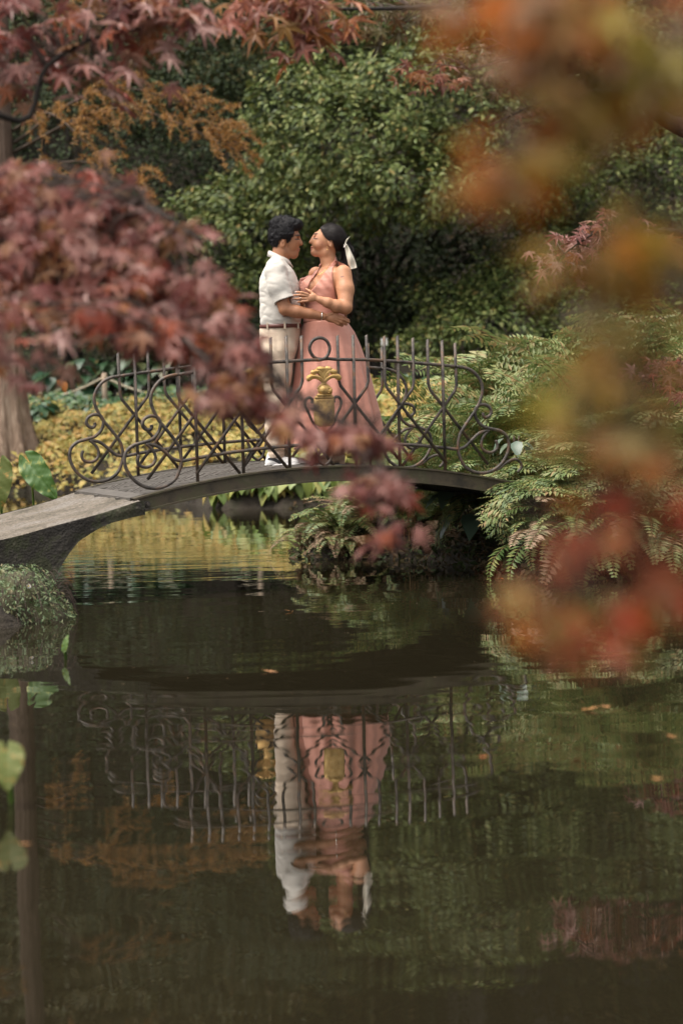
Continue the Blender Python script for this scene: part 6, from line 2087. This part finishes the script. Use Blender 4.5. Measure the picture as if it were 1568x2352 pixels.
maple('maple_tree', 'maple on the right bank with russet sprays across the top and right', rr, limbs,
      [([(600, -20), (800, -20), (790, 60), (735, 95), (690, 120), (640, 60)], 16, 6, lambda x, y: 11.4, 0.10, 0.115, 'rust_maple'),
       ([(780, -20), (1130, -20), (1120, 45), (1000, 50), (920, 90), (860, 105), (790, 90)], 26, 6, lambda x, y: 12.2, 0.11, 0.075, 'olive_maple'),
       ([(1050, 120), (1160, 90), (1330, 110), (1330, 330), (1250, 250), (1160, 340), (1050, 345), (1040, 310), (1130, 260), (1050, 190)], 22, 6, lambda x, y: 13.0, 0.12, 0.08, 'olive_maple'),
       ([(910, 165), (1050, 150), (1080, 190), (960, 195)], 6, 4, lambda x, y: 12.6, 0.07, 0.075, 'rust_maple'),
       ([(1270, 590), (1330, 540), (1400, 490), (1500, 520), (1490, 600), (1400, 620), (1340, 645)], 24, 7, lambda x, y: 15.0, 0.10, 0.085, 'burgundy'),
       ([(1455, 870), (1500, 835), (1590, 840), (1590, 905), (1480, 900)], 12, 7, lambda x, y: 15.3, 0.08, 0.08, 'burgundy')], None)

# close on the right: sprays of an orange maple beside the camera
ro = (1.45, 2.9, zg(1.45, 2.9))
limbs = [([(1.45, 2.9, 0.1), (1.35, 2.9, 1.0), (1.2, 2.8, 2.0), (1.1, 2.7, 2.8)], [0.05, 0.04, 0.03, 0.015]),
         ([(1.2, 2.8, 2.0), tuple(P(1640, 60, 2.85)), tuple(P(1400, 80, 2.75)), tuple(P(1240, 250, 2.7)), tuple(P(1130, 420, 2.65))], [0.008, 0.003, 0.002, 0.0016, 0.001]),
         ([(1.34, 2.9, 1.1), tuple(P(1640, 620, 2.85)), tuple(P(1500, 800, 2.75)), tuple(P(1400, 1100, 2.7)), tuple(P(1330, 1400, 2.7))], [0.008, 0.003, 0.002, 0.0016, 0.001])]
O_top = [(1075, -20), (1600, -20), (1600, 240), (1450, 300), (1260, 330), (1230, 160), (1120, 140)]
O_mid = [(1120, 300), (1250, 300), (1320, 420), (1180, 520), (1060, 450)]
O_rt = [(1360, 540), (1600, 480), (1600, 900), (1500, 1000), (1330, 1000), (1280, 880), (1380, 760), (1330, 640)]
O_low = [(1290, 1000), (1450, 980), (1590, 1050), (1590, 1420), (1440, 1480), (1290, 1530), (1230, 1440), (1150, 1390), (1180, 1240), (1260, 1180)]
fl = lambda Y0: (lambda x, y: Y0)
maple('maple_tree', 'orange maple right beside the camera, blurred leaves down the right side', ro, limbs,
      [(O_top, 60, 1.8, fl(2.7), 0.02, 0.056, 'orange_maple'), (O_mid, 11, 1.6, fl(2.65), 0.015, 0.052, 'orange_maple'), (O_rt, 34, 1.8, fl(2.75), 0.02, 0.054, 'olive_near'), (O_low, 30, 1.7, fl(2.7), 0.016, 0.054, 'red_maple'), ([(1165, 1345), (1235, 1330), (1235, 1400), (1175, 1400)], 3, 1.6, fl(2.65), 0.008, 0.05, 'red_maple'), ([(1245, 1440), (1340, 1420), (1420, 1500), (1320, 1550), (1255, 1560)], 7, 1.7, fl(2.65), 0.012, 0.052, 'red_maple'), ([(1330, 560), (1590, 520), (1590, 640), (1400, 660)], 6, 1.6, fl(2.7), 0.015, 0.05, 'olive_near')], None, twig=0.3)

# ================================================================== leaves afloat
M['fallen'] = leaf_mat('fallen_leaf', [(0.35, 0.08, 0.02), (0.30, 0.14, 0.04), (0.22, 0.10, 0.05)], 0.5, 0.1)
fl_specs = [(618, 1541, 0.05, 'orange fallen leaf afloat in the dark bridge reflection'), (1345, 1630, 0.06, 'pale fallen leaf afloat below the red leaves at right'), (1395, 1624, 0.035, 'small curled leaf afloat beside the pale one at right'), (308, 1321, 0.03, 'reddish leaf afloat near the post reflection'), (668, 1404, 0.04, 'brown twig leaf afloat below the bridge'),
            (1112, 1739, 0.025, 'tiny pinkish leaf afloat right of the railing reflection'), (56, 1940, 0.03, 'orange speck of a leaf on the trunk reflection'), (1322, 1745, 0.03, 'small brown leaf afloat at mid right'), (1505, 1790, 0.03, 'small orange leaf afloat near the right edge'), (1535, 1690, 0.035, 'small leaf afloat at the right edge'), (1160, 1330, 0.05, 'drooping dry leaf at the water by the right ferns')]
for (x, y, s, lab) in fl_specs:
    d_ = FWD + RIGHT * ((x - 784) / F_PX) - UP * ((y - 1176) / F_PX)
    p = EYE + d_ * ((0.004 - EYE[2]) / d_[2])
    me = np_mesh('fallen_leaf', MAPLE[int(rng.integers(5))][0] * np.array([1, 1, -0.35]) * s * 1.2, MAPLE[0][1], False)
    me.materials.append(M['fallen'])
    tag(obj('fallen_leaf', me, None, None, p + [0, 0, 0.002], (rng.normal(0, 0.12), rng.normal(0, 0.12), rng.uniform(0, 6.28))), lab, 'leaf', 'fallen leaves on the pond')

# specks of pollen and bits of leaf on the surface
n = 420
x = rng.uniform(-2.2, 3.2, n); y = rng.uniform(5.4, 16.5, n)
ok = poly_sd(x, y, POND) < -0.15
x, y = x[ok], y[ok]
M['speck'] = leaf_mat('pond_specks', [(0.25, 0.2, 0.12), (0.3, 0.16, 0.06), (0.16, 0.14, 0.09)], 0.6, 0.0)
up_n = np.tile(np.array([[0, 0, 1.0]]), (len(x), 1)) + rng.normal(0, 0.05, (len(x), 3))
tag(obj('pond_debris', scatter_mesh('pond_debris', LEAF_V * [1, 1, 0.2], LEAF_T, np.stack([x, y, np.full(len(x), 0.004)], 1), frames(up_n, unit(len(x))), rng.uniform(0.003, 0.013, len(x))), M['speck']), 'scattered specks of leaf and pollen on the pond', 'debris', kind='stuff')
